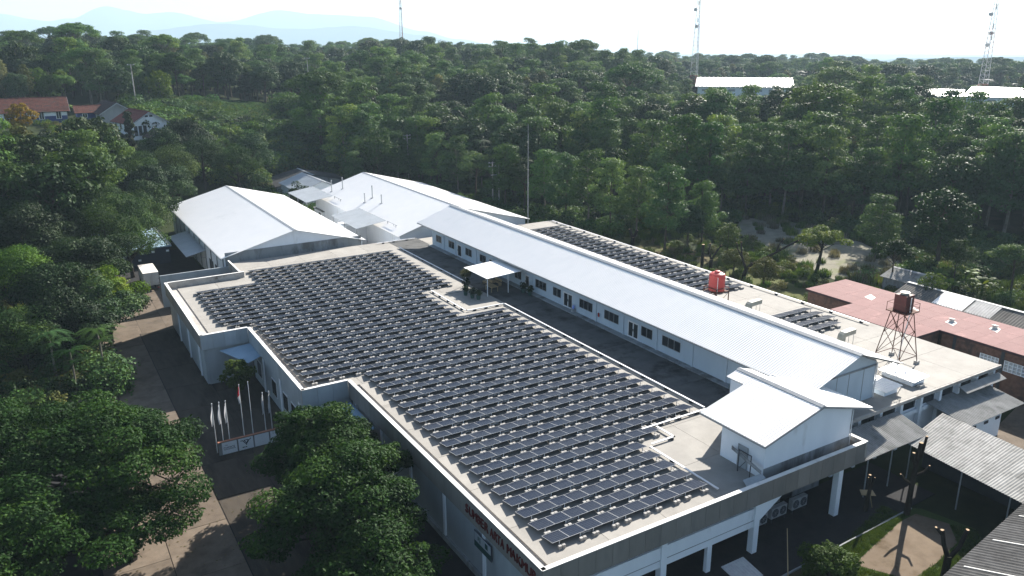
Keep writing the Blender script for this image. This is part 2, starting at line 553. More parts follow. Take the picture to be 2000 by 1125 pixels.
# ------------------------------------------------------------------ terrain
T_AZ = [-60, -15, -2, 4, 8, 12, 17, 24, 31, 42, 53, 65, 80, 130]
T_D = [0, 112, 130, 170, 205, 240, 270, 300, 350, 450, 700, 1000, 2000, 9000]
T_Z = [
    [0] * 14,
    [0] * 14,
    [2, 2, 1, 0, 0, 0, 0, 0, 0, 0, 0, 0, 0, 0],
    [5, 5, 3, 0, 0, 0, 0, 0, 0, 0, 0, 0, 0, 0],
    [10, 10, 9, 6, 3, 1, 0, 0, 0, 0, 0, 0, 0, 0],
    [16, 16, 16, 15.6, 14, 8, 2, 0, 0, 0.5, 1, 1, 1, 1],
    [18, 18, 18, 18, 16, 14, 9, 3, 2, 2, 3, 3, 2, 2],
    [20, 20, 20, 20, 19, 18, 14, 8, 5, 4, 5, 4, 3, 3],
    [25, 25, 24, 23, 21, 18, 14, 10, 8, 5, 4, 2, 2, 2],
    [26, 26, 25, 24, 23, 21, 19, 19, 18, 8, 4, 2, 1, 1],
    [20, 20, 20, 20, 18, 16, 15, 14, 12, 5, 1, -2, -3, -3],
    [15, 15, 15, 15, 14, 12, 11, 9, 8, 2, -2, -4, -6, -6],
    [-10, -10, -10, -10, -10, -12, -14, -18, -24, -32, -38, -40, -40, -40],
    [-170] * 14]
T_Z = np.array(T_Z, float)


def ground_z(x, y):
    d = math.hypot(x, y)
    az = math.degrees(math.atan2(x, y))
    if az < -60 or az > 130:
        az = -60 if az < -60 else 130
    i = max(0, min(len(T_D) - 2, int(np.searchsorted(T_D, d)) - 1))
    j = max(0, min(len(T_AZ) - 2, int(np.searchsorted(T_AZ, az)) - 1))
    u = min(1, (d - T_D[i]) / (T_D[i + 1] - T_D[i]))
    w = (az - T_AZ[j]) / (T_AZ[j + 1] - T_AZ[j])
    u = u * u * (3 - 2 * u) * 0.5 + u * 0.5
    z = (T_Z[i, j] * (1 - w) + T_Z[i, j + 1] * w) * (1 - u) + (T_Z[i + 1, j] * (1 - w) + T_Z[i + 1, j + 1] * w) * u
    k = max(0.0, min(1.0, (d - 200) / 80))
    return z + k * (1.2 * noise.noise((x * 0.03, y * 0.03, 0.0)) + 3.5 * noise.noise((x * 0.009, y * 0.009, 4.0)))


def build_ground():
    rs = [0, 15, 30, 50, 70, 90, 110] + list(range(120, 520, 8)) + [540, 570, 610, 660, 720, 800, 900, 1050, 1250, 1600, 2100, 3000, 4500, 7000, 11000, 13500]
    azs = [rad(a) for a in np.concatenate([np.arange(-180, -20, 10), np.arange(-20, 85, 1.5), np.arange(85, 180, 10)])]
    m = MB()
    na = len(azs)
    for r in rs[1:]:
        for a in azs:
            x, y = r * math.sin(a), r * math.cos(a)
            m.v.append((x, y, ground_z(x, y) - 0.02))
    m.v.append((0, 0, -0.02))
    c = len(m.v) - 1
    for k in range(na):
        m.f.append((c, (k + 1) % na, k)); m.m.append(0)
    for i in range(len(rs) - 2):
        for k in range(na):
            a, b = i * na + k, i * na + (k + 1) % na
            m.f.append((a, b, b + na, a + na)); m.m.append(0)
    o = structure('ground', m, 'terrain')
    o.data.polygons.foreach_set('use_smooth', [True] * len(o.data.polygons))


build_ground()


def build_mountains():
    # two overlapping ridges some kilometres away
    def ridge(name, prof, depth, seed):
        m = MB()
        xs = []
        for (x0, y0, z0), (x1, y1, z1) in zip(prof[:-1], prof[1:]):
            for k in range(8):
                t = k / 8
                s = t * t * (3 - 2 * t)
                xs.append((x0 + (x1 - x0) * t, y0 + (y1 - y0) * t, z0 + (z1 - z0) * s))
        xs.append(prof[-1])
        rows = 10
        n = len(xs)
        for j in range(rows + 1):
            q = j / rows * 2 - 1
            for i, (x, y, z) in enumerate(xs):
                d = math.hypot(x, y)
                ux, uy = x / d, y / d
                h = (z + 110) * (1 - abs(q)) ** 0.9 - 110
                h += 9 * noise.noise((x * .004 + seed, y * .004, q * 2)) * (1 - abs(q)) + 5 * noise.noise((x * .013 + seed, y * .013, q * 3))
                m.v.append((x + ux * q * depth, y + uy * q * depth, h))
        for j in range(rows):
            for i in range(n - 1):
                a = j * n + i
                m.f.append((a, a + 1, a + n + 1, a + n)); m.m.append(0)
        m.v = [(a * 2.1, b_ * 2.1, c_ * 2.1 - 43.6) for a, b_, c_ in m.v]
        structure(name, m, 'mountain')
    ridge('hills', [(-900, 5200, 90), (-300, 5200, 150), (10, 5200, 182), (230, 5195, 150), (330, 5190, 160), (526, 5173, 224), (700, 5150, 196), (836, 5132, 200),
                    (1120, 5080, 150), (1443, 4996, 214), (1650, 4930, 196), (1924, 4831, 180), (2205, 4709, 98), (2430, 4597, 45), (2700, 4400, -20)], 900, 3.1)
    ridge('hills', [(300, 3900, 30), (560, 3880, 90), (800, 3860, 118), (1100, 3800, 96), (1400, 3720, 105), (1700, 3600, 70), (1900, 3500, 20), (2100, 3400, -20)], 500, 8.7)
    ridge('hills', [(2300, 2000, -30), (2550, 1700, -20), (2700, 1400, -16), (2850, 1150, -14), (3000, 900, -10)], 400, 5.3)


build_mountains()

# ------------------------------------------------------------------ pavement
RZ = 5.6                     # roof level above the ground


def build_pavement():
    base = structure('pavement', MB().slab([(-4, 40, 0.004), (24.9, 36, 0.004), (24.9, 60, 0.004), (24.4, 182, 0.004), (4, 182, 0.004), (-2, 120, 0.004)], 0.15), 'asphalt_dark')
    rng = random.Random(4)
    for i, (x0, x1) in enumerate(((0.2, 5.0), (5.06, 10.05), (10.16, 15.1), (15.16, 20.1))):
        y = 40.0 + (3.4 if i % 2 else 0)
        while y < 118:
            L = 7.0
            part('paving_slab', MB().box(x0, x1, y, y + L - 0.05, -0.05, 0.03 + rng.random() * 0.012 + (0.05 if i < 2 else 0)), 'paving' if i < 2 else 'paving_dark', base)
            y += L
    for i, (x0, x1) in enumerate(((7.0, 10.4), (10.45, 13.8), (13.85, 20.0))):
        for y0, y1 in ((118.1, 127.3), (127.35, 133.4), (133.45, 142)):
            part('paving_slab', MB().box(x0, x1, y0, y1, -0.05, 0.035 + rng.random() * 0.012), 'paving', base)
    # paved strip and path along the front of the building
    structure('path', MB().slab([(25.2, 33.4, 0.05), (66, 34.6, 0.05), (66, 41.2, 0.05), (25.2, 41.2, 0.05)], 0.12), 'asphalt_dark')
    structure('kerb', MB().slab([(25.2, 33.2, 0.12), (62, 34.25, 0.12), (62, 34.37, 0.12), (25.2, 33.32, 0.12)], 0.2), 'wall_grey')
    structure('courtyard', MB().slab([(49.8, 130.5, 0.02), (58.2, 130.5, 0.02), (62, 196, 0.02), (51, 196, 0.02)], 0.1), 'earth')
    structure('courtyard', MB().slab([(76, 30, 0.02), (100.5, 26, 0.02), (93.5, 41, 0.02), (75.4, 37, 0.02)], 0.1), 'paving')
    structure('road', MB().slab([(28, 184, 0.02), (47, 186, 0.02), (47, 214, 0.02), (30, 214, 0.02)], 0.1), 'paving')
    structure('lawn', MB().slab([(44, 25.2, 0.012), (53.6, 25.4, 0.012), (61, 27, 0.012), (63.8, 29.6, 0.012), (62.8, 33.8, 0.012), (60.4, 35.8, 0.012), (50.2, 33.5, 0.012), (44, 33.2, 0.012)], 0.1), 'lawn_soil')
    structure('bare_ground', MB().slab([(50.9, 31.9, 0.03), (52.9, 28.4, 0.03), (56.5, 28.6, 0.03), (60.6, 29.3, 0.03), (62.6, 31.2, 0.03), (61.6, 33.6, 0.03), (59.5, 33.6, 0.03), (55.2, 32.8, 0.03)], 0.1), 'earth')
    structure('verge', MB().slab([(88.2, 73, 0.01), (106, 73, 0.01), (110, 100, 0.01), (109, 140, 0.01), (102, 172, 0.01), (88.2, 172, 0.01)], 0.1), 'dry_grass')
    fm = MB()
    for iu in range(13):
        for iw in range(13):
            x, y = 45 + 40 * iu / 12 + 6 * iw / 12, 318 - 46 * iw / 12 - 8 * iu / 12
            fm.v.append((x, y, ground_z(x, y) + .12))
    for iu in range(12):
        for iw in range(12):
            q = iu * 13 + iw
            fm.f.append((q, q + 1, q + 14, q + 13)); fm.m.append(0)
    structure('field', fm, 'dry_grass')
    structure('dirt_field', MB().slab([(116, 84, 0.03), (127, 77, 0.03), (134, 80, 0.03), (143, 98, 0.03), (147, 121, 0.03), (140, 128, 0.03), (128, 118, 0.03), (122, 100, 0.03)], 0.1), 'dry_field')


build_pavement()


# ------------------------------------------------------------------ the main building
def openings_wall(m, axis, a0, a1, s0, s1, z0, z1, holes, mi=0):
    """a wall running along x ('x', thickness a0..a1 in y) or y ('y', thickness a0..a1 in x) with rectangular holes (u0,u1,z0,z1)"""
    def bx(u0, u1, q0, q1):
        if u1 - u0 < 1e-4 or q1 - q0 < 1e-4:
            return
        if axis == 'x':
            m.box(u0, u1, a0, a1, q0, q1, mi)
        else:
            m.box(a0, a1, u0, u1, q0, q1, mi)
    u = s0
    for h0, h1, b, t in sorted(holes):
        bx(u, h0, z0, z1)
        bx(h0, h1, z0, b)
        bx(h0, h1, t, z1)
        u = h1
    bx(u, s1, z0, z1)
    return m


def build_main():
    b = thing('factory_building', 'large flat-roofed factory block with grey panelled parapet carrying the solar panel rows', 'building', (56, 82, 0))
    regs = [(26.0, 52.6, 37.2, 73.3), (21.1, 52.6, 73.3, 94.8), (15.9, 52.6, 94.8, 119.6), (25.3, 52.6, 119.6, 129.3), (52.6, 58.2, 37.2, 129.3), (58.2, 87.5, 41.4, 128.2)]
    m = MB()
    for x0, x1, y0, y1 in regs:
        m.box(x0, x1, y0 + 0.002, y1 - 0.002, RZ - 0.42, RZ - 0.06)
    m.box(24.9, 26.0, 37.1, 73.2, RZ - 0.42, RZ - 0.12)
    m.box(20.05, 21.1, 73.4, 94.6, RZ - 0.42, RZ - 0.12)
    m.box(14.6, 15.9, 94.9, 119.6, RZ - 0.42, RZ - 0.12)
    roof = part('roof', m, 'concrete_dirty', b)
    for x0, x1, y0, y1 in regs:
        nx, ny = max(1, round((x1 - x0) / 5.6)), max(1, round((y1 - y0) / 6.2))
        for i in range(nx):
            for j in range(ny):
                X0, X1 = x0 + (x1 - x0) * i / nx, x0 + (x1 - x0) * (i + 1) / nx
                Y0, Y1 = y0 + (y1 - y0) * j / ny, y0 + (y1 - y0) * (j + 1) / ny
                part('roof_section', MB().box(X0 + .015, X1 - .015, Y0 + .015, Y1 - .015, RZ - 0.058, RZ), 'concrete_walk_shade' if X0 > 52 and X0 < 58.1 and Y0 > 43 else 'concrete_roof', roof)
    # parapet: cap, inner upstand and a row of cladding panels outside
    par = [((24.7, 73.0), (24.7, 36.9), 'cladding'), ((24.7, 36.9), (58.3, 36.9), 'cladding'), ((19.9, 94.5), (19.9, 73.0), 'cladding_light'),
           ((19.9, 73.0), (24.7, 73.0), 'cladding_light'), ((14.4, 119.9), (14.4, 94.5), 'cladding'), ((14.4, 94.5), (19.9, 94.5), 'cladding_light'),
           ((58.3, 36.9), (58.3, 41.2), 'cladding')]
    up, cap = MB(), MB()
    for (xa, ya), (xb, yb), mt in par:
        L = math.hypot(xb - xa, yb - ya)
        dx, dy = (xb - xa) / L, (yb - ya) / L
        nx_, ny_ = -dy, dx                       # inward
        def P(s, q):
            return (xa + dx * s + nx_ * q, ya + dy * s + ny_ * q)
        def quadbox(mm, s0, s1, q0, q1, z0, z1):
            c = [P(s0, q0), P(s1, q0), P(s1, q1), P(s0, q1)]
            mm.slab([(*p, z1) for p in c], z1 - z0)
        conv = 0.0
        quadbox(up, 0.03 if L > 6 else -0.02, L - 0.03, 0.06, 0.24, RZ - 0.62, RZ + 0.86)
        quadbox(cap, 0.0, L - (0.30 if mt == 'cladding' and xb > xa and L > 20 else 0.0), -0.05, 0.32, RZ + 0.862, RZ + 0.90)
        n = max(2, round(L / 1.43))
        for k in range(n):
            pm_ = MB()
            quadbox(pm_, L * k / n + .012, L * (k + 1) / n - .012, 0.0, 0.055, RZ - 1.0, RZ + 0.86)
            part('cladding_panel', pm_, mt, b)
    # rear low wall and the return beside the shed
    up.box(14.7, 25.6, 119.7, 119.9, RZ - 0.1, RZ + 0.86)
    cap.box(14.6, 25.62, 119.66, 119.96, RZ + 0.862, RZ + 0.9)
    up.box(25.0, 25.16, 119.97, 127.6, RZ - 0.4, RZ + 0.86)
    cap.box(24.94, 25.2, 119.97, 127.65, RZ + 0.862, RZ + 0.9)
    part('parapet', up, 'concrete_dirty', b)
    part('parapet_cap', cap, 'parapet_cap', b)
    # ---- side walls below the parapet
    part('wall', MB().box(25.0, 25.22, 37.6, 72.8, 0, RZ - 0.42), 'cladding_light', b)
    part('wall', MB().box(20.2, 20.42, 73.4, 94.2, 0, RZ - 0.42), 'cladding_light', b)
    part('wall', MB().box(14.75, 14.97, 95.0, 119.6, 0, RZ - 0.42), 'cladding_light', b)
    part('wall', MB().box(20.42, 25.0, 73.22, 73.4, 0, RZ - 0.42), 'cladding_light', b)
    part('wall', MB().box(14.97, 20.2, 94.8, 95.0, 0, RZ - 0.42), 'cladding_light', b)
    part('wall', MB().box(14.97, 58, 128.9, 129.1, 0, RZ - 0.43), 'cladding_light', b)
    part('wall', MB().box(87.0, 87.2, 41.9, 128.0, 0, RZ - 0.43), 'cladding_light', b)
    part('wall', MB().box(14.97, 25.2, 119.4, 119.6, 0, RZ - 0.43), 'cladding_light', b)
    for y in np.arange(38.4, 72, 6.6):
        part('pilaster', MB().box(24.86, 24.998, y, y + 0.35, 0, RZ - 1.02), 'wall_white', b)
    for y in (75, 82, 89):
        part('pilaster', MB().box(20.06, 20.198, y, y + 0.35, 0, RZ - 1.02), 'wall_white', b)
    for y in (98, 105, 112):
        part('pilaster', MB().box(14.6, 14.748, y, y + 0.35, 0, RZ - 1.02), 'wall_white', b)
    part('plinth', MB().box(24.8, 24.997, 37.6, 72.8, 0, 0.5), 'wall_grey', b)
    # windows in the notch walls
    for y0 in (76.5, 79.5, 84, 90.4):
        w = part('window', MB().box(20.12, 20.196, y0, y0 + 1.9, 1.1, 3.1), 'metal_white', b)
        part('pane', MB().box(20.10, 20.118, y0 + .1, y0 + .92, 1.2, 3.0), 'window_glass', w)
        part('pane', MB().box(20.10, 20.118, y0 + .98, y0 + 1.8, 1.2, 3.0), 'window_glass', w)
    # ---- front: columns, beams, recessed ground floor
    for x in (25.3, 35.25, 45.0, 55.1):
        part('column', MB().box(x, x + 0.55, 37.05, 37.6, 0, RZ - 1.0), 'wall_white', b)
    for x0, x1 in ((25.85, 35.25), (35.8, 45.0)):
        part('beam', MB().box(x0, x1, 37.2, 37.5, 2.45, 4.15), 'wall_white', b)
        part('beam_ledge', MB().box(x0, x1, 37.17, 37.199, 3.05, 3.09), 'wall_grey', b)
    for x in (30.3, 40.15):
        part('column', MB().box(x, x + 0.45, 37.22, 37.55, 0, 2.45), 'wall_white', b)
    m = MB()
    m.add([(45.55, 37.1, 4.6), (48.3, 37.1, 4.6), (45.55, 37.1, 2.9), (45.55, 37.5, 4.6), (48.3, 37.5, 4.6), (45.55, 37.5, 2.9)],
          [(0, 2, 1), (3, 4, 5), (0, 1, 4, 3), (1, 2, 5, 4), (2, 0, 3, 5)])
    part('haunch', m, 'wall_white', b)
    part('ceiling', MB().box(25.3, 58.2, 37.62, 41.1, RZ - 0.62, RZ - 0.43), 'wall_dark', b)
    wl = openings_wall(MB(), 'x', 41.1, 41.3, 25.2, 58.2, 0, RZ - 0.43, [(27, 29.5, 0.9, 2.6), (31.5, 34, 0.9, 2.6), (37, 39.4, 0.9, 2.6), (42, 44, 0, 2.2), (48.5, 50.5, 0.9, 2.6), (53, 54.6, 0, 2.2)])
    part('wall', wl, 'wall_grey', b)
    for x0, x1, z0, z1 in ((27, 29.5, 0.9, 2.6), (31.5, 34, 0.9, 2.6), (37, 39.4, 0.9, 2.6), (48.5, 50.5, 0.9, 2.6)):
        w = part('window', MB().box(x0, x1, 41.14, 41.18, z0, z1), 'metal_grey', b)
        part('pane', MB().box(x0 + .06, (x0 + x1) / 2 - .03, 41.12, 41.138, z0 + .06, z1 - .06), 'window_glass', w)
        part('pane', MB().box((x0 + x1) / 2 + .03, x1 - .06, 41.12, 41.138, z0 + .06, z1 - .06), 'window_glass', w)
    for x0 in (42, 53):
        part('door', MB().box(x0, x0 + 1.8, 41.15, 41.2, 0, 2.18), 'metal_dark', b)
    # ---- east part, front under the slab edge
    part('roof_fascia', MB().box(58.5, 87.6, 41.2, 41.4, RZ - 0.34, RZ - 0.01), 'concrete_dirty', b)
    part('wall', MB().box(58.4, 87.0, 42.0, 42.2, 0, RZ - 0.43), 'wall_white', b)
    for x in np.arange(60.4, 87, 3.3):
        part('column', MB().box(x, x + 0.4, 41.55, 41.97, 0, RZ - 0.43), 'wall_white', b)
    for k, x in enumerate(np.arange(61.2, 86, 3.3)):
        w = part('window', MB().box(x + .1, x + 2.2, 41.93, 41.998, 3.9, 4.9), 'metal_dark', b)
        part('pane', MB().box(x + .2, x + 2.1, 41.91, 41.928, 4.0, 4.8), 'window_glass', w)
    part('beam', MB().box(60.4, 87, 41.7, 41.9, 3.3, 3.7), 'wall_white', b)
    # ---- raised letters on the left-hand parapet and the notice board under them
    def word(txt, y_start, y_end):
        fc = bpy.data.curves.new('letter_curve', 'FONT')
        for k, ch in enumerate(txt):
            fc.body = ch
            fc.size = 1.05
            fc.extrude = 0.04
            tmp = bpy.data.objects.new('letter_tmp', fc)
            me = bpy.data.meshes.new_from_object(tmp)
            bpy.data.objects.remove(tmp)
            step = (y_start - y_end) / len(txt)
            me.materials.clear()
            me.materials.append(MATS['letter_red'])
            xs = [v.co.x for v in me.vertices]
            w = max(xs) - min(xs)
            o = link('letter', me, b)
            off = OFF[b.name]
            o.location = (24.655 - off[0], y_start - step * k - 0.06 - off[1], RZ - 0.42 - off[2])
            o.rotation_euler = (rad(90), 0, rad(-90))
            o.scale = (min(1.0, (step * 0.9) / w), 1, 1)
    word('SUMBER', 47.6, 44.1)
    word('ARTA', 43.8, 41.8)
    word('MAKMUR', 41.5, 37.6)
    s = thing('notice_board', 'framed white notice board with dark green band on the shaded side wall', 'sign', (24.9, 45.2, 2.7))
    part('frame', MB().box(24.82, 24.858, 43.9, 46.5, 2.72, 4.08), 'sign_navy', s)
    part('panel', MB().box(24.80, 24.818, 43.97, 46.43, 3.26, 4.0), 'cladding_light', s)
    part('band', MB().box(24.80, 24.818, 43.97, 46.43, 2.78, 3.24), 'sign_green', s)
    part('emblem', MB().box(24.79, 24.798, 44.4, 44.8, 3.42, 3.86).box(24.79, 24.798, 45.75, 45.9, 3.5, 3.82).box(24.79, 24.798, 45.5, 45.62, 3.4, 3.86), 'sign_green', s)
    return b


build_main()


def awning(name, label, corners, mt, thick=0.05, posts=(), group=None):
    c = np.mean(np.array(corners), 0)
    t = thing(name, label, 'awning', (float(c[0]), float(c[1]), 0), group)
    part('sheet', MB().corr(*[corners[i] for i in (0, 1, 3, 2)], pitch=0.25, h=0.025, kind='sine', t=thick), mt, t)
    for p in posts:
        part('post', MB().tube((p[0], p[1], 0 if len(p) < 4 else p[3]), (p[0], p[1], p[2]), 0.05), 'metal_white', t)
    return t


mat('awning_blue', (0.30, 0.42, 0.52), (0.24, 0.35, 0.45), 0.6, rough=0.5)
awning('wall_awning', 'pale blue sheet awning in the corner below the panelled parapet, behind the flagpoles',
       [(16.3, 94.1, 4.35), (18.3, 88.6, 4.25), (20.0, 89.3, 4.55), (20.0, 94.1, 4.6)], 'awning_blue')
awning('entrance_canopy', 'blue corrugated entrance canopy half hidden behind the big tree by the parapet',
       [(20.4, 72.4, 3.7), (20.4, 65.6, 3.7), (24.6, 65.6, 4.3), (24.6, 72.4, 4.3)], 'awning_blue', posts=((20.6, 66, 3.66), (20.6, 72, 3.66)))
awning('walkway_awning', 'small ribbed metal awning low over the walkway in front of the shaded columns',
       [(39.3, 32.9, 2.0), (41.6, 33.0, 2.0), (41.6, 35.0, 2.35), (39.3, 35.0, 2.35)], 'metal_grey', posts=((39.5, 33.2, 2.0), (41.4, 33.2, 2.0)))


# ------------------------------------------------------------------ the long house on the roof
def gable_sheets(parent, x_l, x_m, x_r, z_e, z_m, y0, y1, width, mt, pitch=0.3, name='roof_sheet', thick=0.03):
    n = max(1, round((y1 - y0) / width))
    w = (y1 - y0) / n
    off = OFF[parent.name]
    for xe in (x_l, x_r):
        e0, e1 = (xe, 0, z_e), (xe, w - 0.012, z_e)
        r0, r1 = (x_m, 0, z_m), (x_m, w - 0.012, z_m)
        me = MB().corr(e0, e1, r0, r1, pitch=pitch, h=0.035, t=thick).mesh(name, mt)
        for k in range(n):
            o = link(name, me, parent)
            o.location = (-off[0], y0 + w * k - off[1], -off[2])


def window(parent, x, y0, y1, z0, z1, panes=2):
    """window in a wall facing -x whose outer face is at x"""
    m = MB()
    f = 0.05
    m.box(x - .02, x + .06, y0, y1, z0, z0 + f).box(x - .02, x + .06, y0, y1, z1 - f, z1)
    for k in range(panes + 1):
        c = y0 + (y1 - y0 - f) * k / panes
        m.box(x - .018, x + .058, c, c + f, z0 + f, z1 - f)
    w = part('window', m, 'metal_grey', parent)
    for k in range(panes):
        a, c = y0 + (y1 - y0 - f) * k / panes + f, y0 + (y1 - y0 - f) * (k + 1) / panes
        part('pane', MB().box(x + .02, x + .035, a, c, z0 + f, z1 - f), 'window_glass', w)
    return w


def door(parent, x, y0, y1, z0, z1, leaves=1):
    m = MB()
    f = 0.07
    m.box(x - .03, x + .07, y0, y0 + f, z0, z1).box(x - .03, x + .07, y1 - f, y1, z0, z1).box(x - .03, x + .07, y0 + f, y1 - f, z1 - f, z1)
    d = part('door', m, 'metal_white', parent)
    W = (y1 - y0 - 2 * f) / leaves
    for k in range(leaves):
        a = y0 + f + W * k
        mm = MB()
        mm.box(x, x + .04, a + .005, a + .09, z0 + .02, z1 - f - .005).box(x, x + .04, a + W - .09, a + W - .005, z0 + .02, z1 - f - .005)
        mm.box(x, x + .04, a + .09, a + W - .09, z0 + .02, z0 + .2).box(x, x + .04, a + .09, a + W - .09, z1 - f - .12, z1 - f - .005)
        part('door_leaf', mm, 'metal_white', d)
        part('pane', MB().box(x + .012, x + .024, a + .09, a + W - .09, z0 + .2, z1 - f - .12), 'window_glass', d)
        part('handle', MB().box(x - .05, x - .001, a + (.04 if k else W - .07), a + (.07 if k else W - .04), z0 + .9, z0 + 1.2), 'metal_dark', d)


def build_house():
    h = thing('long_house', 'long white single-storey house on the flat roof with ribbed white gable roof', 'building', (63.3, 83, RZ))
    wins = [(119.1, 121.2, 2), (114.4, 116.5, 2), (108.4, 110.5, 2), (103.8, 105.8, 2), (98.6, 100.6, 2), (93.5, 95.3, 2), (87.0, 89.8, 3), (83.5, 85.4, 2), (76.5, 79.35, 3), (71.25, 74.1, 3), (65.1, 67.1, 2), (60.45, 63.45, 3)]
    doors = [(111.85, 113.3, 1), (101.6, 102.9, 1), (91.35, 92.5, 1), (80.85, 82.95, 2), (67.55, 69.5, 2)]
    holes = [(a, b, RZ + .98, RZ + 2.2) for a, b, _ in wins] + [(a, b, RZ + .12, RZ + 2.2) for a, b, _ in doors]
    part('wall', openings_wall(MB(), 'y', 58.43, 58.6, 43.5, 122.7, RZ, RZ + 3.55, holes), 'wall_house', h)
    part('wall', MB().box(68.1, 68.3, 43.5, 122.7, RZ, RZ + 3.9), 'wall_house', h)
    part('wall', MB().box(58.6, 68.1, 122.5, 122.65, RZ, RZ + 3.55), 'wall_house', h)
    # near gable wall
    m = MB()
    for y0, y1 in ((43.5, 43.66),):
        m.add([(58.6, y0, RZ), (68.1, y0, RZ), (68.1, y0, RZ + 3.9), (64.1, y0, RZ + 5.6), (58.6, y0, RZ + 3.65), (58.6, y1, RZ), (68.1, y1, RZ), (68.1, y1, RZ + 3.9), (64.1, y1, RZ + 5.6), (58.6, y1, RZ + 3.65)],
              [(0, 1, 2, 3, 4), (9, 8, 7, 6, 5), (0, 5, 6, 1), (1, 6, 7, 2), (2, 7, 8, 3), (3, 8, 9, 4), (4, 9, 5, 0)])
    part('gable_wall', m, 'wall_house', h)
    for x in (60.2, 62.4, 64.2, 66.4):
        part('joint_strip', MB().box(x, x + .05, 43.47, 43.498, RZ + .1, RZ + 3.6), 'metal_grey', h)
    part('tie_beam', MB().box(58.7, 68.2, 43.4, 43.465, RZ + 3.45, RZ + 3.62), 'wall_grey', h)
    part('downpipe', MB().tube((68.2, 43.35, RZ + .05), (68.2, 43.35, RZ + 3.8), 0.06), 'metal_white', h)
    part('floor_kerb', MB().box(57.6, 58.43, 43.6, 122.7, RZ, RZ + 0.12), 'wall_grey', h)
    part('roof_deck', MB().add([(57.5, 42.6, RZ + 3.40), (64.1, 42.6, RZ + 5.70), (70.7, 42.6, RZ + 3.40), (70.7, 126.1, RZ + 3.40), (64.1, 126.1, RZ + 5.70), (57.5, 126.1, RZ + 3.40),
                                (57.5, 42.6, RZ + 3.32), (64.1, 42.6, RZ + 5.62), (70.7, 42.6, RZ + 3.32), (70.7, 126.1, RZ + 3.32), (64.1, 126.1, RZ + 5.62), (57.5, 126.1, RZ + 3.32)],
                               [(0, 1, 4, 5), (1, 2, 3, 4), (6, 11, 10, 7), (7, 10, 9, 8), (0, 6, 7, 1), (1, 7, 8, 2), (3, 9, 10, 4), (4, 10, 11, 5), (0, 5, 11, 6), (2, 8, 9, 3)]), 'metal_grey', h)
    gable_sheets(h, 57.3, 64.1, 70.9, RZ + 3.46, RZ + 5.83, 42.3, 126.3, 1.2, 'roof_white')
    part('ridge_cap', MB().slab([(63.7, 42.25, RZ + 5.80), (64.1, 42.25, RZ + 5.95), (64.1, 126.35, RZ + 5.95), (63.7, 126.35, RZ + 5.80)], 0.03)
         .slab([(64.1, 42.25, RZ + 5.95), (64.5, 42.25, RZ + 5.80), (64.5, 126.35, RZ + 5.80), (64.1, 126.35, RZ + 5.95)], 0.03), 'metal_grey', h)
    part('eave_fascia', MB().box(57.24, 57.29, 42.3, 126.3, RZ + 3.27, RZ + 3.44), 'metal_grey', h)
    for a, b_, n in wins:
        window(h, 58.43, a, b_, RZ + .98, RZ + 2.2, n)
    for a, b_, n in doors:
        door(h, 58.43, a, b_, RZ + .12, RZ + 2.2, n)
    for y in (118.0, 113.8, 106.7, 96.6, 90.4, 75.6, 70.2, 64.2, 58.4, 53.5, 48.5):
        part('pilaster', MB().box(58.31, 58.428, y, y + .22, RZ + .12, RZ + 3.5), 'wall_house', h)
    part('water_shelf', MB().box(57.9, 58.42, 80.0, 80.5, RZ + .12, RZ + .55), 'metal_grey', h)
    # things fixed or standing by the wall
    e = thing('fire_extinguisher', 'small dark red fire extinguisher hung on the long house wall', 'extinguisher', (58.2, 75.0, RZ + .9))
    part('cylinder', MB().lathe((58.26, 75.0, RZ + .95), [(.09, 0), (.1, .05), (.1, .45), (.04, .52)], 12), 'extinguisher', e)
    part('hose', MB().path([(58.24, 75.0, RZ + 1.5), (58.18, 75.12, RZ + 1.4), (58.2, 75.14, RZ + 1.05)], [.02] * 3), 'rubber', e)
    j = thing('water_jug', 'blue water jug on a shelf beside the double glass door', 'jug', (58.15, 80.25, RZ + .55))
    part('bottle', MB().lathe((58.15, 80.25, RZ + .552), [(.15, 0), (.17, .04), (.17, .36), (.06, .44), (.06, .5)], 14), 'jug_blue', j, smooth=True)
    part('cap', MB().lathe((58.15, 80.25, RZ + 1.053), [(.065, 0), (.065, .05)], 12), 'flag_white', j)


build_house()


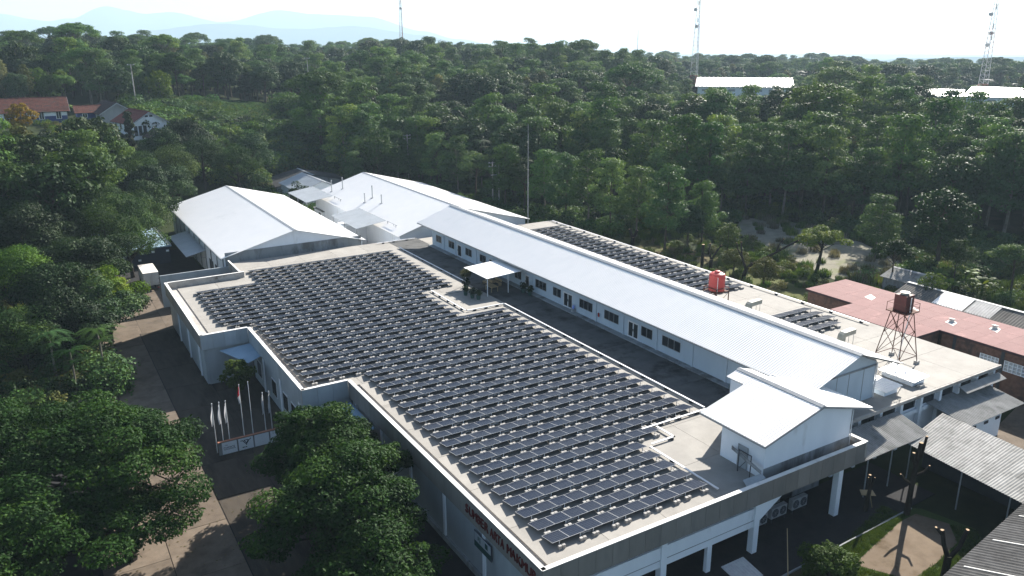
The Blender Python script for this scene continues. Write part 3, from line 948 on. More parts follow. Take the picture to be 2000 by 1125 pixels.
def build_roof_canopy():
    t = thing('terrace_canopy', 'flat white canopy on thin posts over the roof terrace beside the long house', 'canopy', (54.7, 95.4, RZ))
    z = RZ + 2.62
    part('sheet', MB().slab([(51.9, 92.0, z), (57.6, 92.0, z + .32), (57.6, 98.8, z + .32), (51.9, 98.8, z)], 0.07), 'roof_white', t)
    for x, y in ((52.05, 92.15), (52.05, 98.6), (55.4, 92.15), (55.4, 98.6)):
        part('post', MB().box(x - .05, x + .05, y - .05, y + .05, RZ, z + (.0 if x < 53 else .17)), 'metal_white', t)
    rng = random.Random(3)
    for k, (x, y) in enumerate(((54.6, 97.4), (56.0, 97.0))):
        b = thing('terrace_bench', ('pale slatted bench in shade under the white roof canopy, ' + ('nearer the panels' if k == 0 else 'nearer the house wall')), 'bench', (x, y, RZ))
        part('seat', MB().box(x - .25, x + .25, y - 1.6, y + .4, RZ + .42, RZ + .47), 'wood_pale', b)
        part('backrest', MB().box(x + .26, x + .3, y - 1.6, y + .4, RZ + .55, RZ + .95), 'wood_pale', b)
        for yy in (y - 1.5, y + .3):
            part('leg', MB().box(x - .2, x + .28, yy - .03, yy + .03, RZ, RZ + .42), 'wood_pale', b)
    tb = thing('terrace_table', 'low wooden table under the white roof canopy', 'table', (53.9, 94.2, RZ))
    part('table_top', MB().box(53.3, 54.5, 93.3, 95.1, RZ + .7, RZ + .75), 'wood_pale', tb)
    for x in (53.4, 54.4):
        for y in (93.4, 95.0):
            part('leg', MB().box(x - .04, x + .04, y - .04, y + .04, RZ, RZ + .7), 'wood_pale', tb)


build_roof_canopy()


# ------------------------------------------------------------------ stair hut at the corner
def build_hut():
    h = thing('stair_hut', 'white stair hut with ribbed gable roof at the front parapet', 'building', (52.5, 41, RZ))
    x0, x1, y0, y1 = 46.95, 57.6, 38.3, 43.0
    zt = RZ + 3.2
    part('wall', MB().box(x0, x0 + .2, y0 + .2, y1, RZ, zt + .05), 'wall_white', h)
    part('wall', MB().box(x1 - .2, x1, y0 + .2, 47.0, RZ, zt + .45), 'wall_white', h)
    part('wall', MB().box(x0 + .2, 51.9, y1 - .2, y1, RZ, zt + .05), 'wall_white', h)
    part('wall', MB().box(51.9, 52.1, y1 - .2, 47.0, RZ, zt + 1.2), 'wall_white', h)
    m = MB()
    m.add([(x0, y0, RZ), (x1, y0, RZ), (x1, y0, zt + .48), (53.35, y0, zt + 1.72), (x0, y0, zt + .05), (x0, y0 + .2, RZ), (x1, y0 + .2, RZ), (x1, y0 + .2, zt + .48), (53.35, y0 + .2, zt + 1.72), (x0, y0 + .2, zt + .05)],
          [(0, 1, 2, 3, 4), (9, 8, 7, 6, 5), (0, 5, 6, 1), (1, 6, 7, 2), (2, 7, 8, 3), (3, 8, 9, 4), (4, 9, 5, 0)])
    part('gable_wall', m, 'wall_white', h)
    part('corner_pipe', MB().tube((x1 + .07, y0 - .07, RZ + .1), (x1 + .07, y0 - .07, zt + .3), .05), 'metal_white', h)
    part('wall_base', MB().box(x0 - .02, x1 + .02, y0 - .03, y0 - .002, RZ, RZ + .95), 'wall_grey', h)
    gable_sheets(h, 46.55, 53.35, 60.1, zt, zt + 1.8, 38.05, 45.3, 1.2, 'roof_white', pitch=0.3)
    off = OFF[h.name]
    for xe in (51.75, 55.0):
        part('roof_sheet', MB().corr((xe, 45.32, zt + 1.8 - abs(xe - 53.35) * .266), (xe, 47.4, zt + 1.8 - abs(xe - 53.35) * .266), (53.35, 45.32, zt + 1.8), (53.35, 47.4, zt + 1.8), h=.035), 'roof_white', h)
    part('ridge_cap', MB().slab([(53.0, 38.0, zt + 1.78), (53.35, 38.0, zt + 1.92), (53.35, 47.45, zt + 1.92), (53.0, 47.45, zt + 1.78)], .03)
         .slab([(53.35, 38.0, zt + 1.92), (53.7, 38.0, zt + 1.78), (53.7, 47.45, zt + 1.78), (53.35, 47.45, zt + 1.92)], .03), 'metal_grey', h)
    part('eave_fascia', MB().box(46.5, 46.545, 38.05, 45.3, zt - .2, zt - .01), 'metal_grey', h)
    # gable trim boards
    for xa, xb in ((46.55, 53.35), (60.1, 53.35)):
        part('gable_trim', MB().add([(xa, 38.0, zt - .2), (xb, 38.0, zt + 1.6), (xb, 38.0, zt + 1.78), (xa, 38.0, zt - .02), (xa, 38.04, zt - .2), (xb, 38.04, zt + 1.6), (xb, 38.04, zt + 1.78), (xa, 38.04, zt - .02)],
                                    [(0, 1, 2, 3), (7, 6, 5, 4), (0, 4, 5, 1), (1, 5, 6, 2), (2, 6, 7, 3), (3, 7, 4, 0)]), 'metal_grey', h)
    d = part('door', MB().box(46.9, 46.948, 40.0, 41.0, RZ + .02, RZ + 2.0), 'cladding_light', h)
    part('door_frame', MB().box(46.86, 46.898, 39.95, 40.02, RZ, RZ + 2.05).box(46.86, 46.898, 40.98, 41.05, RZ, RZ + 2.05).box(46.86, 46.898, 40.02, 40.98, RZ + 2.0, RZ + 2.05), 'metal_grey', d)
    # leaning frame, boards
    f = thing('leaning_frame', 'dark steel frame standing against the stair hut door', 'frame', (46.2, 39.6, RZ))
    part('rail', MB().box(46.2, 46.26, 39.0, 39.06, RZ, RZ + 2.0), 'metal_dark', f)
    part('rail', MB().box(46.2, 46.26, 40.3, 40.36, RZ, RZ + 2.0), 'metal_dark', f)
    part('crossbar', MB().box(46.2, 46.26, 39.06, 40.3, RZ + 1.94, RZ + 2.0), 'metal_dark', f)
    part('brace', MB().tube((46.3, 40.2, RZ + .4), (46.3, 39.4, RZ + 1.5), .025), 'metal_dark', f)
    solo('plank', MB().slab([(46.5, 41.4, RZ + 1.75), (46.6, 41.45, RZ + 1.75), (46.05, 37.75, RZ + 1.35), (45.95, 37.7, RZ + 1.35)][::-1], .3), 'wall_grey',
         'grey plank leaning across the stair hut side wall', 'plank', (46.2, 39.5, RZ))
    solo('loose_panel', MB().slab([(44.6, 37.75, RZ + .32), (46.4, 37.55, RZ + .7), (46.6, 38.2, RZ + .72), (45.1, 38.7, RZ + .34)], .05), 'cladding_light',
         'loose pale panel lying against the parapet beside the stair hut', 'panel', (45.6, 38.2, RZ))


build_hut()

# ------------------------------------------------------------------ solar panels
PW, PD = 1.455, 1.41
ZN, ZF = 0.47, 0.22


def panel_mesh():
    m = MB()
    def z(y):
        return ZN + (ZF - ZN) * y / PD
    f = 0.028
    t = 0.035
    # glass
    m.add([(f * .6, f, z(f) - .008), (PW - f * .6, f, z(f) - .008), (PW - f * .6, PD - f, z(PD - f) - .008), (f * .6, PD - f, z(PD - f) - .008)], [(0, 1, 2, 3)], 0)
    def bar(x0, x1, y0, y1):
        vs = [(x0, y0, z(y0)), (x1, y0, z(y0)), (x1, y1, z(y1)), (x0, y1, z(y1))]
        m.slab(vs, t, 1)
    bar(0, PW, 0, f); bar(0, PW, PD - f, PD); bar(0, f * .6, f, PD - f); bar(PW - f * .6, PW, f, PD - f)
    m.add([(f, f, z(f) - .03), (f, PD - f, z(PD - f) - .03), (PW - f, PD - f, z(PD - f) - .03), (PW - f, f, z(f) - .03)], [(0, 1, 2, 3)], 2)
    return m.mesh('solar_panel', ['solar_glass', 'frame_alu', 'backsheet_darkened'])


PANEL = panel_mesh()
BLOCK = MB().box(-.12, .12, -.11, .11, 0, .25).mesh('ballast_block', 'block')
POST = MB().box(-.025, .025, -.025, .025, 0, ZN - .04).mesh('post', 'metal_white')


def solar_row(label, x0, y, n, group, detail, seed):
    r = thing('solar_panel_row', label, 'solar panels', (x0, y, RZ), group)
    rng = random.Random(seed)
    posts, blocks, rail = MB(), MB(), MB()
    x = 0.0
    for k in range(n):
        o = link('solar_panel', PANEL, r, (x, rng.uniform(-.012, .012), rng.uniform(-.006, .006)))
        o.rotation_euler = (rng.uniform(-.006, .006), 0, 0)
        cx = x + PW * (.42 if k % 2 == 0 else .66)
        for dx in (-.15, .15):
            jx, jy = cx + dx + rng.uniform(-.02, .02), -.265 + rng.uniform(-.01, .01)
            if detail:
                b = link('ballast_block', BLOCK, r, (jx, jy, 0), rng.uniform(-.12, .12))
            else:
                blocks.box(jx - .12, jx + .12, jy - .11, jy + .11, 0, .25)
            blocks.box(jx - .12, jx + .12, PD - .25, PD - .01, 0, .13)
        if detail:
            link('post', POST, r, (cx, .03, 0))
        else:
            posts.box(cx - .025, cx + .025, .005, .055, 0, ZN - .05)
        posts.box(cx - .02, cx + .02, PD - .14, PD - .1, 0.0, ZF - .03)
        if k % 2 == 1 and k < n - 1:
            posts.tube((cx, .1, .12), (cx + PW * .78, .1, ZN - .08), .014, n=4)
            posts.tube((cx, .1, .30), (cx + PW * .7, .1, .2), .012, n=4)
        x += PW + (.012 if k % 2 == 0 else .045)
    rail.box(.02, x - .06, .18, .22, ZN - .12, ZN - .075)
    rail.box(.02, x - .06, PD - .2, PD - .16, ZF - .06, ZF - .02)
    off = (0, 0, 0)
    for nm, mb, mt in (('support_posts', posts, 'metal_white'), ('rear_blocks', blocks, 'block')):
        tag(link(nm, mb.mesh(nm, mt), r), kind='stuff')
    link('rail', rail.mesh('rail', 'metal_white'), r)
    return r


def build_solar():
    g = 'solar panel rows on the flat roof in front of the long house'
    pitch = 1.81
    for i in range(46):
        y = 39.58 + pitch * i
        xl = 27.3 if i <= 19 else 21.4 if i <= 31 else 17.65 if i <= 41 else 26.3
        xr = 42.2 if i <= 4 else 45.1 if i == 5 else 51.1 if i <= 25 else 45.6 if i <= 32 else 50.6
        n = int((xr - xl + .35) / 1.497)
        lab = 'row of dark solar panels, %s row back from the front parapet' % ordinal(i + 1)
        if i == 0:
            lab = 'frontmost row of dark solar panels, nearest the front parapet'
        if i == 45:
            lab = 'rearmost row of dark solar panels, nearest the big white shed'
        solar_row(lab, xr - n * 1.4975 + .04 if i > 31 else xl, y, n, g, i < 12, 100 + i)
    g2 = 'solar panel rows behind the long house'
    for i in range(26):
        solar_row('row of solar panels behind the long house, %s row beyond the red tank' % ordinal(i + 1), 75.1 + .15 * math.sin(i * .25), 76.2 + 1.81 * i, 7, g2, False, 300 + i)
    g3 = 'short solar panel rows by the rusty water tower'
    for i in range(4):
        solar_row('short row of solar panels near the water tower, %s from the cream duct' % ordinal(i + 1), 76.0, 58.5 + 1.81 * i, 6 if i else 5, g3, False, 400 + i)


build_solar()


# cable trays on clamps, white pipes along the array edge
def tray(label, pts, clamps):
    t = thing('cable_tray', label, 'cable tray', (*pts[0], RZ))
    m = MB()
    for (xa, ya), (xb, yb) in zip(pts[:-1], pts[1:]):
        m.box(min(xa, xb) - .09, max(xa, xb) + .09, min(ya, yb) - .09, max(ya, yb) + .09, RZ + .18, RZ + .25)
    part('tray', m, 'metal_white', t)
    for x, y in clamps:
        part('bracket', MB().box(x - .16, x + .16, y - .16, y + .16, RZ, RZ + .178), 'clamp_black', t)


tray('long white cable tray along the edge of the shaded walkway, front half', [(52.15, 50.3), (52.15, 87.6)], [(52.15, y) for y in np.arange(52, 87, 3.6)])
tray('white cable tray around the terrace corner by the potted plants', [(46.6, 87.75), (51.9, 87.75)], [(47.6, 87.75), (49.3, 87.75), (51.0, 87.75)])
tray('white cable tray along the terrace side of the panels', [(46.35, 88.1), (46.35, 98.2)], [(46.35, y) for y in (89, 91, 93, 95.5, 97.5)])
tray('white cable tray along the walkway edge, rear half', [(52.5, 99.2), (52.5, 123.4)], [(52.5, y) for y in np.arange(100.5, 123, 3.4)])
tray('white cable tray on the sunlit roof before the stair hut', [(44.2, 49.9), (51.9, 49.9)], [(46.4, 49.9), (48.6, 49.9), (50.9, 49.9)])
tray('short white cable tray by the fifth panel row', [(43.1, 47.3), (45.6, 47.3), (45.6, 49.5)], [(45.3, 47.3)])
tray('thin white conduit beside the front panel rows', [(42.6, 39.0), (42.6, 46.9)], [(42.6, 44.2)])
tray('white cable tray across the rear edge of the roof by the big shed', [(50.4, 128.2), (57.5, 128.2)], [(51.5, 128.2), (53.5, 128.2), (56, 128.2)])
tray('cable tray along the outer roof edge beyond the red tank', [(86.6, 57), (86.6, 127)], [(86.6, y) for y in np.arange(58, 127, 4.5)])

part_low = thing('terrace_kerb', 'low pale kerb wall around the roof terrace beside the panels', 'kerb', (49, 88, RZ))
part('wall', MB().box(46.75, 51.9, 88.05, 88.65, RZ, RZ + .07).box(46.75, 47.35, 88.65, 96.6, RZ, RZ + .07).box(47.35, 50.0, 96.0, 96.6, RZ, RZ + .07), 'concrete_roof', part_low)


# ------------------------------------------------------------------ gable sheds
def gable_shed(name, label, x_l, x_r, y0, y1, z_e, z_r, mt_roof, mt_wall, over=0.6, cat='building', pitch=0.35, kind='trap', x_m=None, thick=0.08, axis='y'):
    """gable building with its ridge along y"""
    xm = (x_l + x_r) / 2 if x_m is None else x_m
    t = thing(name, label, cat, ((x_l + x_r) / 2, (y0 + y1) / 2, 0))
    gz = min(ground_z(x_l, y0), ground_z(x_r, y1), 0) - .05
    sl = (z_r - z_e) / (xm - x_l)
    r = MB().corr((x_l, y0, z_e), (x_l, y1, z_e), (xm, y0, z_r), (xm, y1, z_r), pitch=pitch, h=.03, kind=kind, t=thick)
    r.corr((x_r, y0, z_e), (x_r, y1, z_e), (xm, y0, z_r), (xm, y1, z_r), pitch=pitch, h=.03, kind=kind, t=thick)
    rf = part('roof', r, mt_roof, t)
    part('ridge_cap', MB().slab([(xm - .35, y0 - .04, z_r - .35 * sl + .05), (xm, y0 - .04, z_r + .08), (xm, y1 + .04, z_r + .08), (xm - .35, y1 + .04, z_r - .35 * sl + .05)], .03)
         .slab([(xm, y0 - .04, z_r + .08), (xm + .35, y0 - .04, z_r - .35 * sl + .05), (xm + .35, y1 + .04, z_r - .35 * sl + .05), (xm, y1 + .04, z_r + .08)], .03), 'metal_grey', t)
    a, b, c, d = x_l + over, x_r - over, y0 + over, y1 - over
    zz = z_e + over * sl - thick - .06
    part('wall', MB().box(a, a + .2, c + .2, d - .2, gz, zz), mt_wall, t)
    part('wall', MB().box(b - .2, b, c + .2, d - .2, gz, zz), mt_wall, t)
    for q in (c, d - .2):
        m = MB().add([(a, q, gz), (b, q, gz), (b, q, zz), (xm, q, z_r - thick - .08), (a, q, zz), (a, q + .2, gz), (b, q + .2, gz), (b, q + .2, zz), (xm, q + .2, z_r - thick - .08), (a, q + .2, zz)],
              [(0, 1, 2, 3, 4), (9, 8, 7, 6, 5), (0, 5, 6, 1), (1, 6, 7, 2), (2, 7, 8, 3), (3, 8, 9, 4), (4, 9, 5, 0)])
        part('gable_wall', m, mt_wall, t)
    return t


s1 = gable_shed('warehouse', 'big white gable warehouse left of the long roofs, behind the solar array', 24.5, 49.1, 130.2, 180.5, 6.2, 9.5, 'roof_white', 'wall_white', over=0.5)
part('wall_base', MB().box(25.2, 48.4, 130.62, 130.68, 0, 7.0), 'wall_grey', s1)
for x0, x1, y0, y1 in ((27.0, 28.4, 0, 0),):
    pass
for y0, y1 in ((133, 135.2), (137, 138.4), (140, 143)):
    part('door', MB().box(24.93, 24.995, y0, y1, 0, 3.4), 'metal_dark', s1)
for y in np.arange(131, 180, 4.9):
    part('column', MB().box(24.86, 24.992, y, y + .3, 0, 6.0), 'wall_grey', s1)
part('gutter', MB().box(24.38, 24.48, 130.2, 180.5, 6.02, 6.16), 'metal_grey', s1)
lc = thing('loading_canopy', 'flat pale loading canopy on the left side of the big warehouse', 'canopy', (23.5, 154, 0))
part('sheet', MB().corr((21.5, 145, 3.6), (21.5, 163, 3.6), (24.9, 145, 4.4), (24.9, 163, 4.4), pitch=.3, h=.02, kind='sine', t=.06), 'roof_zinc', lc)
for y in (145.5, 151, 157, 162.5):
    part('bracket', MB().tube((24.9, y, 2.9), (22.0, y, 3.6), .04, n=5), 'metal_grey', lc)

s2 = gable_shed('long_shed', 'long white gable shed continuing behind the long house', 55.6, 84.0, 131.2, 181.0, 5.7, 9.7, 'roof_white', 'wall_white', over=0.7, x_m=68.6)
for k, (x, y, hh) in enumerate(((58.9, 176, 2.6), (61.0, 174.5, 2.6), (60.0, 158.3, 1.9), (62.0, 159, 2.6), (61.6, 153, 1.8))):
    z = 5.7 + (x - 55.6) * 4.0 / 13.0 - .1
    v = thing('vent_pipe', ['slim vent pipe nearest the far corner of the long shed roof', 'second slim vent pipe by the far corner of the long shed roof', 'short vent pipe lower on the long shed roof',
                            'tallest vent pipe midway on the long shed roof', 'vent pipe standing nearest the second small canopy'][k], 'vent pipe', (x, y, z))
    part('pipe', MB().tube((x, y, z), (x, y, z + hh), .11, n=8), 'metal_grey', v)
    part('flange', MB().box(x - .35, x + .35, y - .25, y + .25, z - .1, z + .16), 'metal_grey', v)
    part('cowl', MB().lathe((x, y, z + hh + .002), [(.16, 0), (.16, .12), (.02, .2)], 8), 'metal_grey', v)

# small canopies in the lane between the sheds
for k, (y0, y1, lab) in enumerate(((169.6, 183.6, 'grey gabled lane canopy on posts, the one farther from the solar array'), (139.6, 153.5, 'grey gabled lane canopy on posts, the one nearer the solar array'))):
    t = thing('lane_canopy', lab, 'canopy', (55, (y0 + y1) / 2, 0), 'lane canopies between the sheds')
    xl, xm, xr, ze, zm = 50.9, 56.9, 59.2, 6.1, 7.0
    part('roof', MB().corr((xl, y0, ze), (xl, y1, ze), (xm, y0, zm), (xm, y1, zm), pitch=.4, h=.025, t=.05), 'roof_zinc', t)
    for x, z in ((51.1, ze), (57.4, zm - .2)):
        for y in (y0 + .4, (y0 + y1) / 2, y1 - .4):
            part('post', MB().box(x - .06, x + .06, y - .06, y + .06, 0, z - .03), 'metal_grey', t)
    part('rail', MB().tube((57.4, y0 - 4, zm - .3), (57.4, y0 + .4, zm - .3), .05, n=5), 'metal_grey', t)
    part('post', MB().box(57.35, 57.47, y0 - 3.5, y0 - 3.38, 0, zm - .3), 'metal_grey', t)
    part('brace', MB().tube((57.4, y0 - 3.4, zm - 1.3), (57.4, y0 - 2.2, zm - .32), .04, n=5), 'metal_grey', t)
k1 = thing('tool_room', 'small white-walled room under the nearer lane canopy', 'shed', (54, 150.5, 0))
part('wall', MB().box(52, 56.4, 148.6, 153.3, 0, 4.6), 'wall_white', k1)
part('door', MB().box(51.94, 51.998, 149.2, 150.6, 0, 2.6), 'metal_dark', k1)
part('wall', MB().box(52, 56.4, 141.5, 141.7, 0, 2.2), 'wall_grey', k1)
part('wall', MB().box(52, 52.2, 141.7, 148.6, 0, 1.8), 'wall_grey', k1)
for y in (143, 145.2, 147.2):
    part('window', MB().box(51.93, 51.998, y, y + 1.2, .5, 1.6), 'metal_dark', k1)
k2 = thing('water_tank_room', 'small white box room in the lane between the sheds', 'shed', (57.3, 178.5, 0))
part('wall', MB().box(55.9, 59.6, 174.3, 180.5, 0, 2.6), 'wall_white', k2)
part('door', MB().box(55.84, 55.898, 176, 177.2, 0, 2.1), 'metal_dark', k2)
part('roof', MB().box(55.7, 59.8, 174.1, 180.7, 2.602, 2.72), 'wall_grey', k2)
rng = random.Random(11)
for k in range(6):
    x, y = 53.6 + rng.random() * 2, 132.5 + k * 1.1
    hgt = 1.0 + rng.random() * .8
    solo('scrap_crate', MB().box(x - .5, x + .5, y - .4, y + .4, 0, hgt).box(x - .55, x + .55, y - .45, y + .45, hgt + .002, hgt + .06), 'metal_dark', 'dark crate in the narrow lane, %s of a line from the solar array' % ordinal(k + 1), 'crate', (x, y, 0), 'crates in the lane')
gable_shed('small_shed', 'small pale grey gable shed beyond the long shed, by the brown roof', 55.2, 66.5, 190.5, 207, 4.6, 6.8, 'roof_zinc', 'wall_white', over=.5, x_m=61.6)
gable_shed('brown_roof_shed', 'low shed with weathered brown sheet roof at the forest edge', 55, 76, 209.5, 224, 3.0, 5.4, 'roof_asbestos_dark', 'wall_grey', over=.5)

b5 = thing('annex_building', 'low navy-walled annex with pale roof half under the left trees', 'building', (15.5, 165, 0))
part('wall', MB().box(8.0, 20.6, 156.8, 173.5, -1, 3.2), 'wall_navy', b5)
part('roof', MB().box(7.7, 20.9, 156.4, 173.8, 3.202, 3.4), 'awning_blue', b5)
part('roof_kerb', MB().box(20.3, 20.88, 156.45, 173.75, 3.402, 3.55), 'roof_zinc', b5)
for x, z in ((12.6, 1.9), (15.6, 2.2), (17.4, 2.3), (19.9, 2.2), (15.0, 1.0)):
    part('vent_block', MB().box(x, x + .5, 156.74, 156.798, z, z + .35), 'wall_white', b5)
part('roof_fan', MB().box(18.4, 19.1, 160.5, 161.2, 3.402, 4.0).tube((18.75, 160.85, 4.0), (18.75, 160.85, 4.5), .3, n=10), 'metal_white', b5)


# ------------------------------------------------------------------ east side: red roof, tanks, ducts
def build_east():
    r = thing('red_roof_building', 'brick building with faded red flat roof beside the rusty water tower', 'building', (95, 56, 0))
    cells = [(87.56, 92.3, 51.2, 63.4), (92.3, 101.2, 28, 71.2)]
    z = RZ + .04
    slabm = MB()
    for x0, x1, y0, y1 in cells:
        slabm.box(x0 + .001, x1 - .001, y0, y1, z - .3, z - .04)
    rf = part('roof', slabm, 'tile_dark', r)
    for x0, x1, y0, y1 in cells:
        nx, ny = max(1, round((x1 - x0) / 3.0)), max(1, round((y1 - y0) / 2.4))
        for i in range(nx):
            for j in range(ny):
                part('roof_section', MB().box(x0 + (x1 - x0) * i / nx + .01, x0 + (x1 - x0) * (i + 1) / nx - .01, y0 + (y1 - y0) * j / ny + .008, y0 + (y1 - y0) * (j + 1) / ny - .008, z - .038, z), 'roof_red', rf)
    holes = [(44.0, 46.2, 3.0, 4.3), (38.0, 40.6, 3.0, 4.3), (40.9, 43.4, 3.0, 4.3), (33, 35.5, 3, 4.3)]
    part('wall', openings_wall(MB(), 'y', 92.6, 92.85, 28.2, 51.0, 0, z - .32, holes), 'wall_brick', r)
    for w_ in ((92.85, 101, 70.7, 70.9), (92.6, 92.85, 63.5, 70.9), (100.8, 101, 28.2, 70.7), (88, 92.6, 63.0, 63.2), (88, 92.6, 51.4, 51.6)):
        part('wall', MB().box(*w_, 0, z - .32), 'wall_brick', r)
    for y in (31, 37, 43.8, 49.5):
        part('pilaster', MB().box(92.5, 92.598, y - .35, y, 0, z - .33), 'wall_dark', r)
    for y0, y1, z0, z1 in holes:
        nv = 5
        g = MB()
        for k in range(nv + 1):
            yy = y0 + (y1 - y0 - .06) * k / nv
            g.box(92.62, 92.75, yy, yy + .06, z0, z1)
        for k in range(4):
            zz = z0 + (z1 - z0 - .06) * k / 3
            g.box(92.63, 92.74, y0, y1, zz, zz + .06)
        w = part('ventilation_grille', g, 'wall_white', r)
        part('pane', MB().box(92.78, 92.8, y0, y1, z0, z1), 'cladding_light', w)
    for k, (x, y, a, c) in enumerate(((95.5, 63.6, 2.6, 1.5), (96.0, 57.2, 1.8, 1.2), (95.0, 51.8, 2.6, 1.4), (97.2, 47.6, 2.6, 1.3), (98.2, 42.6, 3.0, 1.6))):
        part('repair_patch', MB().slab([(x, y - c * .5, z + .012), (x + a * .6, y - c * .2, z + .012), (x + a * .9, y + c * .7, z + .012), (x + a * .2, y + c * .5, z + .012)], .01), 'patch_white', r)
    for k, (x, y) in enumerate(((96.5, 52.2), (98.6, 48.0))):
        v = thing('roof_vent', 'small white vent hood on a pale patch of the red roof, ' + ('nearer the tower' if k == 0 else 'farther from the tower'), 'vent', (x, y, z))
        part('hood', MB().slab([(x - .4, y - .3, z + .45), (x + .4, y - .3, z + .3), (x + .4, y + .3, z + .3), (x - .4, y + .3, z + .45)], .05), 'patch_white', v)
        part('body', MB().box(x - .25, x + .25, y - .2, y + .2, z + .005, z + .3), 'patch_white', v)
    # ---- red tank on its stand
    cx, cy = 76.4, 73.0
    t = thing('red_water_tank', 'glossy red plastic water tank on a steel stand behind the long house', 'water tank', (cx, cy, RZ))
    zb = RZ + 2.0
    body = [(1.02, 0), (1.06, .06), (1.06, .3), (1.08, .33), (1.08, .37), (1.06, .4), (1.06, 2.0), (1.08, 2.04), (1.06, 2.1), (.92, 2.32), (.6, 2.46), (.36, 2.5)]
    part('tank_body', MB().lathe((cx, cy, zb), body, 28), 'tank_red', t, smooth=False)
    part('lid', MB().lathe((cx, cy, zb + 2.502), [(.38, 0), (.38, .1), (.3, .17), (.12, .2)], 20), 'tank_red', t)
    part('vent_cap', MB().lathe((cx + .62, cy - .38, zb + 2.34), [(.16, 0), (.16, .14), (.05, .2)], 12), 'tank_oxide', t)
    part('pipe', MB().path([(cx - .7, cy - .85, zb - 1.2), (cx - .74, cy - .88, zb + 1.9), (cx - .5, cy - .5, zb + 2.3)], [.04] * 3), 'metal_white', t)
    st = MB()
    for sx in (-1, 1):
        for sy in (-1, 1):
            part('leg', MB().box(cx + sx * 1.15 - .05, cx + sx * 1.15 + .05, cy + sy * 1.15 - .05, cy + sy * 1.15 + .05, RZ, zb + .5), 'rust', t)
    for zz in (zb - .12, zb + .42):
        for s in (-1, 1):
            part('rail', MB().box(cx - 1.1, cx + 1.1, cy + s * 1.15 - .04, cy + s * 1.15 + .04, zz, zz + .08).box(cx + s * 1.15 - .04, cx + s * 1.15 + .04, cy - 1.1, cy + 1.1, zz, zz + .08), 'rust', t)
    part('deck', MB().box(cx - 1.1, cx + 1.1, cy - 1.1, cy + 1.1, zb - .03, zb - .002), 'rust', t)
    for s in (-1, 1):
        part('brace', MB().tube((cx - 1.1, cy + s * 1.15, RZ + .1), (cx + 1.1, cy + s * 1.15, zb - .2), .03, n=5), 'rust', t)
    # ---- rusty tower
    bx, by = 78.6, 47.9
    w = thing('water_tower', 'rusty steel lattice tower with dark red water tank standing on the flat roof', 'water tower', (bx, by, RZ))
    zt = RZ + 5.9
    feet = [(-1.75, -1.5), (1.55, -1.5), (1.55, 1.5), (-1.75, 1.5)]
    tops = [(-.85, -.8), (.75, -.8), (.75, .8), (-.85, .8)]
    for (fx, fy), (tx, ty) in zip(feet, tops):
        part('leg', MB().tube((bx + fx, by + fy, RZ + .3), (bx + tx, by + ty, zt), .055, n=5), 'rust', w)
        part('footing', MB().box(bx + fx - .25, bx + fx + .25, by + fy - .2, by + fy + .2, RZ, RZ + .3), 'concrete_dirty', w)
    for k in range(4):
        f0, f1 = feet[k], feet[(k + 1) % 4]
        t0, t1 = tops[k], tops[(k + 1) % 4]
        def at(f, t_, u):
            return (bx + f[0] + (t_[0] - f[0]) * u, by + f[1] + (t_[1] - f[1]) * u, RZ + .3 + (zt - RZ - .3) * u)
        part('brace', MB().tube(at(f0, t0, .12), at(f1, t1, .62), .035, n=4).tube(at(f1, t1, .12), at(f0, t0, .62), .035, n=4)
             .tube(at(f0, t0, .55), at(f1, t1, .98), .035, n=4).tube(at(f1, t1, .55), at(f0, t0, .98), .035, n=4), 'rust', w)
        part('girt', MB().tube(at(f0, t0, .1), at(f1, t1, .1), .04, n=4), 'rust', w)
    part('platform', MB().box(bx - 1.25, bx + 1.15, by - 1.2, by + 1.2, zt, zt + .1), 'rust', w)
    rl = MB()
    for px_, py_ in ((-1.2, -1.15), (1.1, -1.15), (1.1, 1.15), (-1.2, 1.15)):
        rl.tube((bx + px_, by + py_, zt + .1), (bx + px_, by + py_, zt + 1.0), .03, n=4)
    for zz in (zt + .5, zt + 1.0):
        for (ax, ay), (cx2, cy2) in (((-1.2, -1.15), (1.1, -1.15)), ((1.1, -1.15), (1.1, 1.15)), ((1.1, 1.15), (-1.2, 1.15)), ((-1.2, 1.15), (-1.2, -1.15))):
            if zz > zt + .6 or ay < 0:
                rl.tube((bx + ax, by + ay, zz), (bx + cx2, by + cy2, zz), .025, n=4)
    part('guard_rail', rl, 'rust', w)
    part('tank', MB().box(bx - .75, bx + .65, by - .7, by + .7, zt + .102, zt + 1.9), 'tank_oxide', w)
    part('lid', MB().lathe((bx - .05, by, zt + 1.902), [(.42, 0), (.42, .18), (.5, .2), (.5, .26)], 16), 'duct_cream', w)
    part('pipe', MB().path([(bx - .1, by - .85, zt + 1.7), (bx - .1, by - .88, zt - .3), (bx - .2, by - .3, RZ + .1)], [.05] * 3), 'metal_white', w)
    # ---- ducts
    for k, (x, y, lab) in enumerate(((76.6, 67.7, 'cream gooseneck air duct near the red water tank'), (77.3, 54.2, 'cream gooseneck air duct by the short solar rows'))):
        d = thing('air_duct', lab, 'duct', (x, y, RZ))
        m = MB()
        pts = [(x, z_) for x, z_ in ((0, 0), (0, 1.1), (.15, 1.45), (.5, 1.65), (2.4, 1.75))]
        q = []
        for (u, zz), (nx_, nz_) in zip(pts, ((-1, 0), (-1, .1), (-.7, .7), (-.2, 1), (0, 1))):
            for s in (0, 1):
                for yy in (-.35, .35):
                    q.append((x + u - nx_ * (-.0 if s == 0 else .6), y + yy, RZ + zz - nz_ * (0 if s == 0 else .55)))
        fs = []
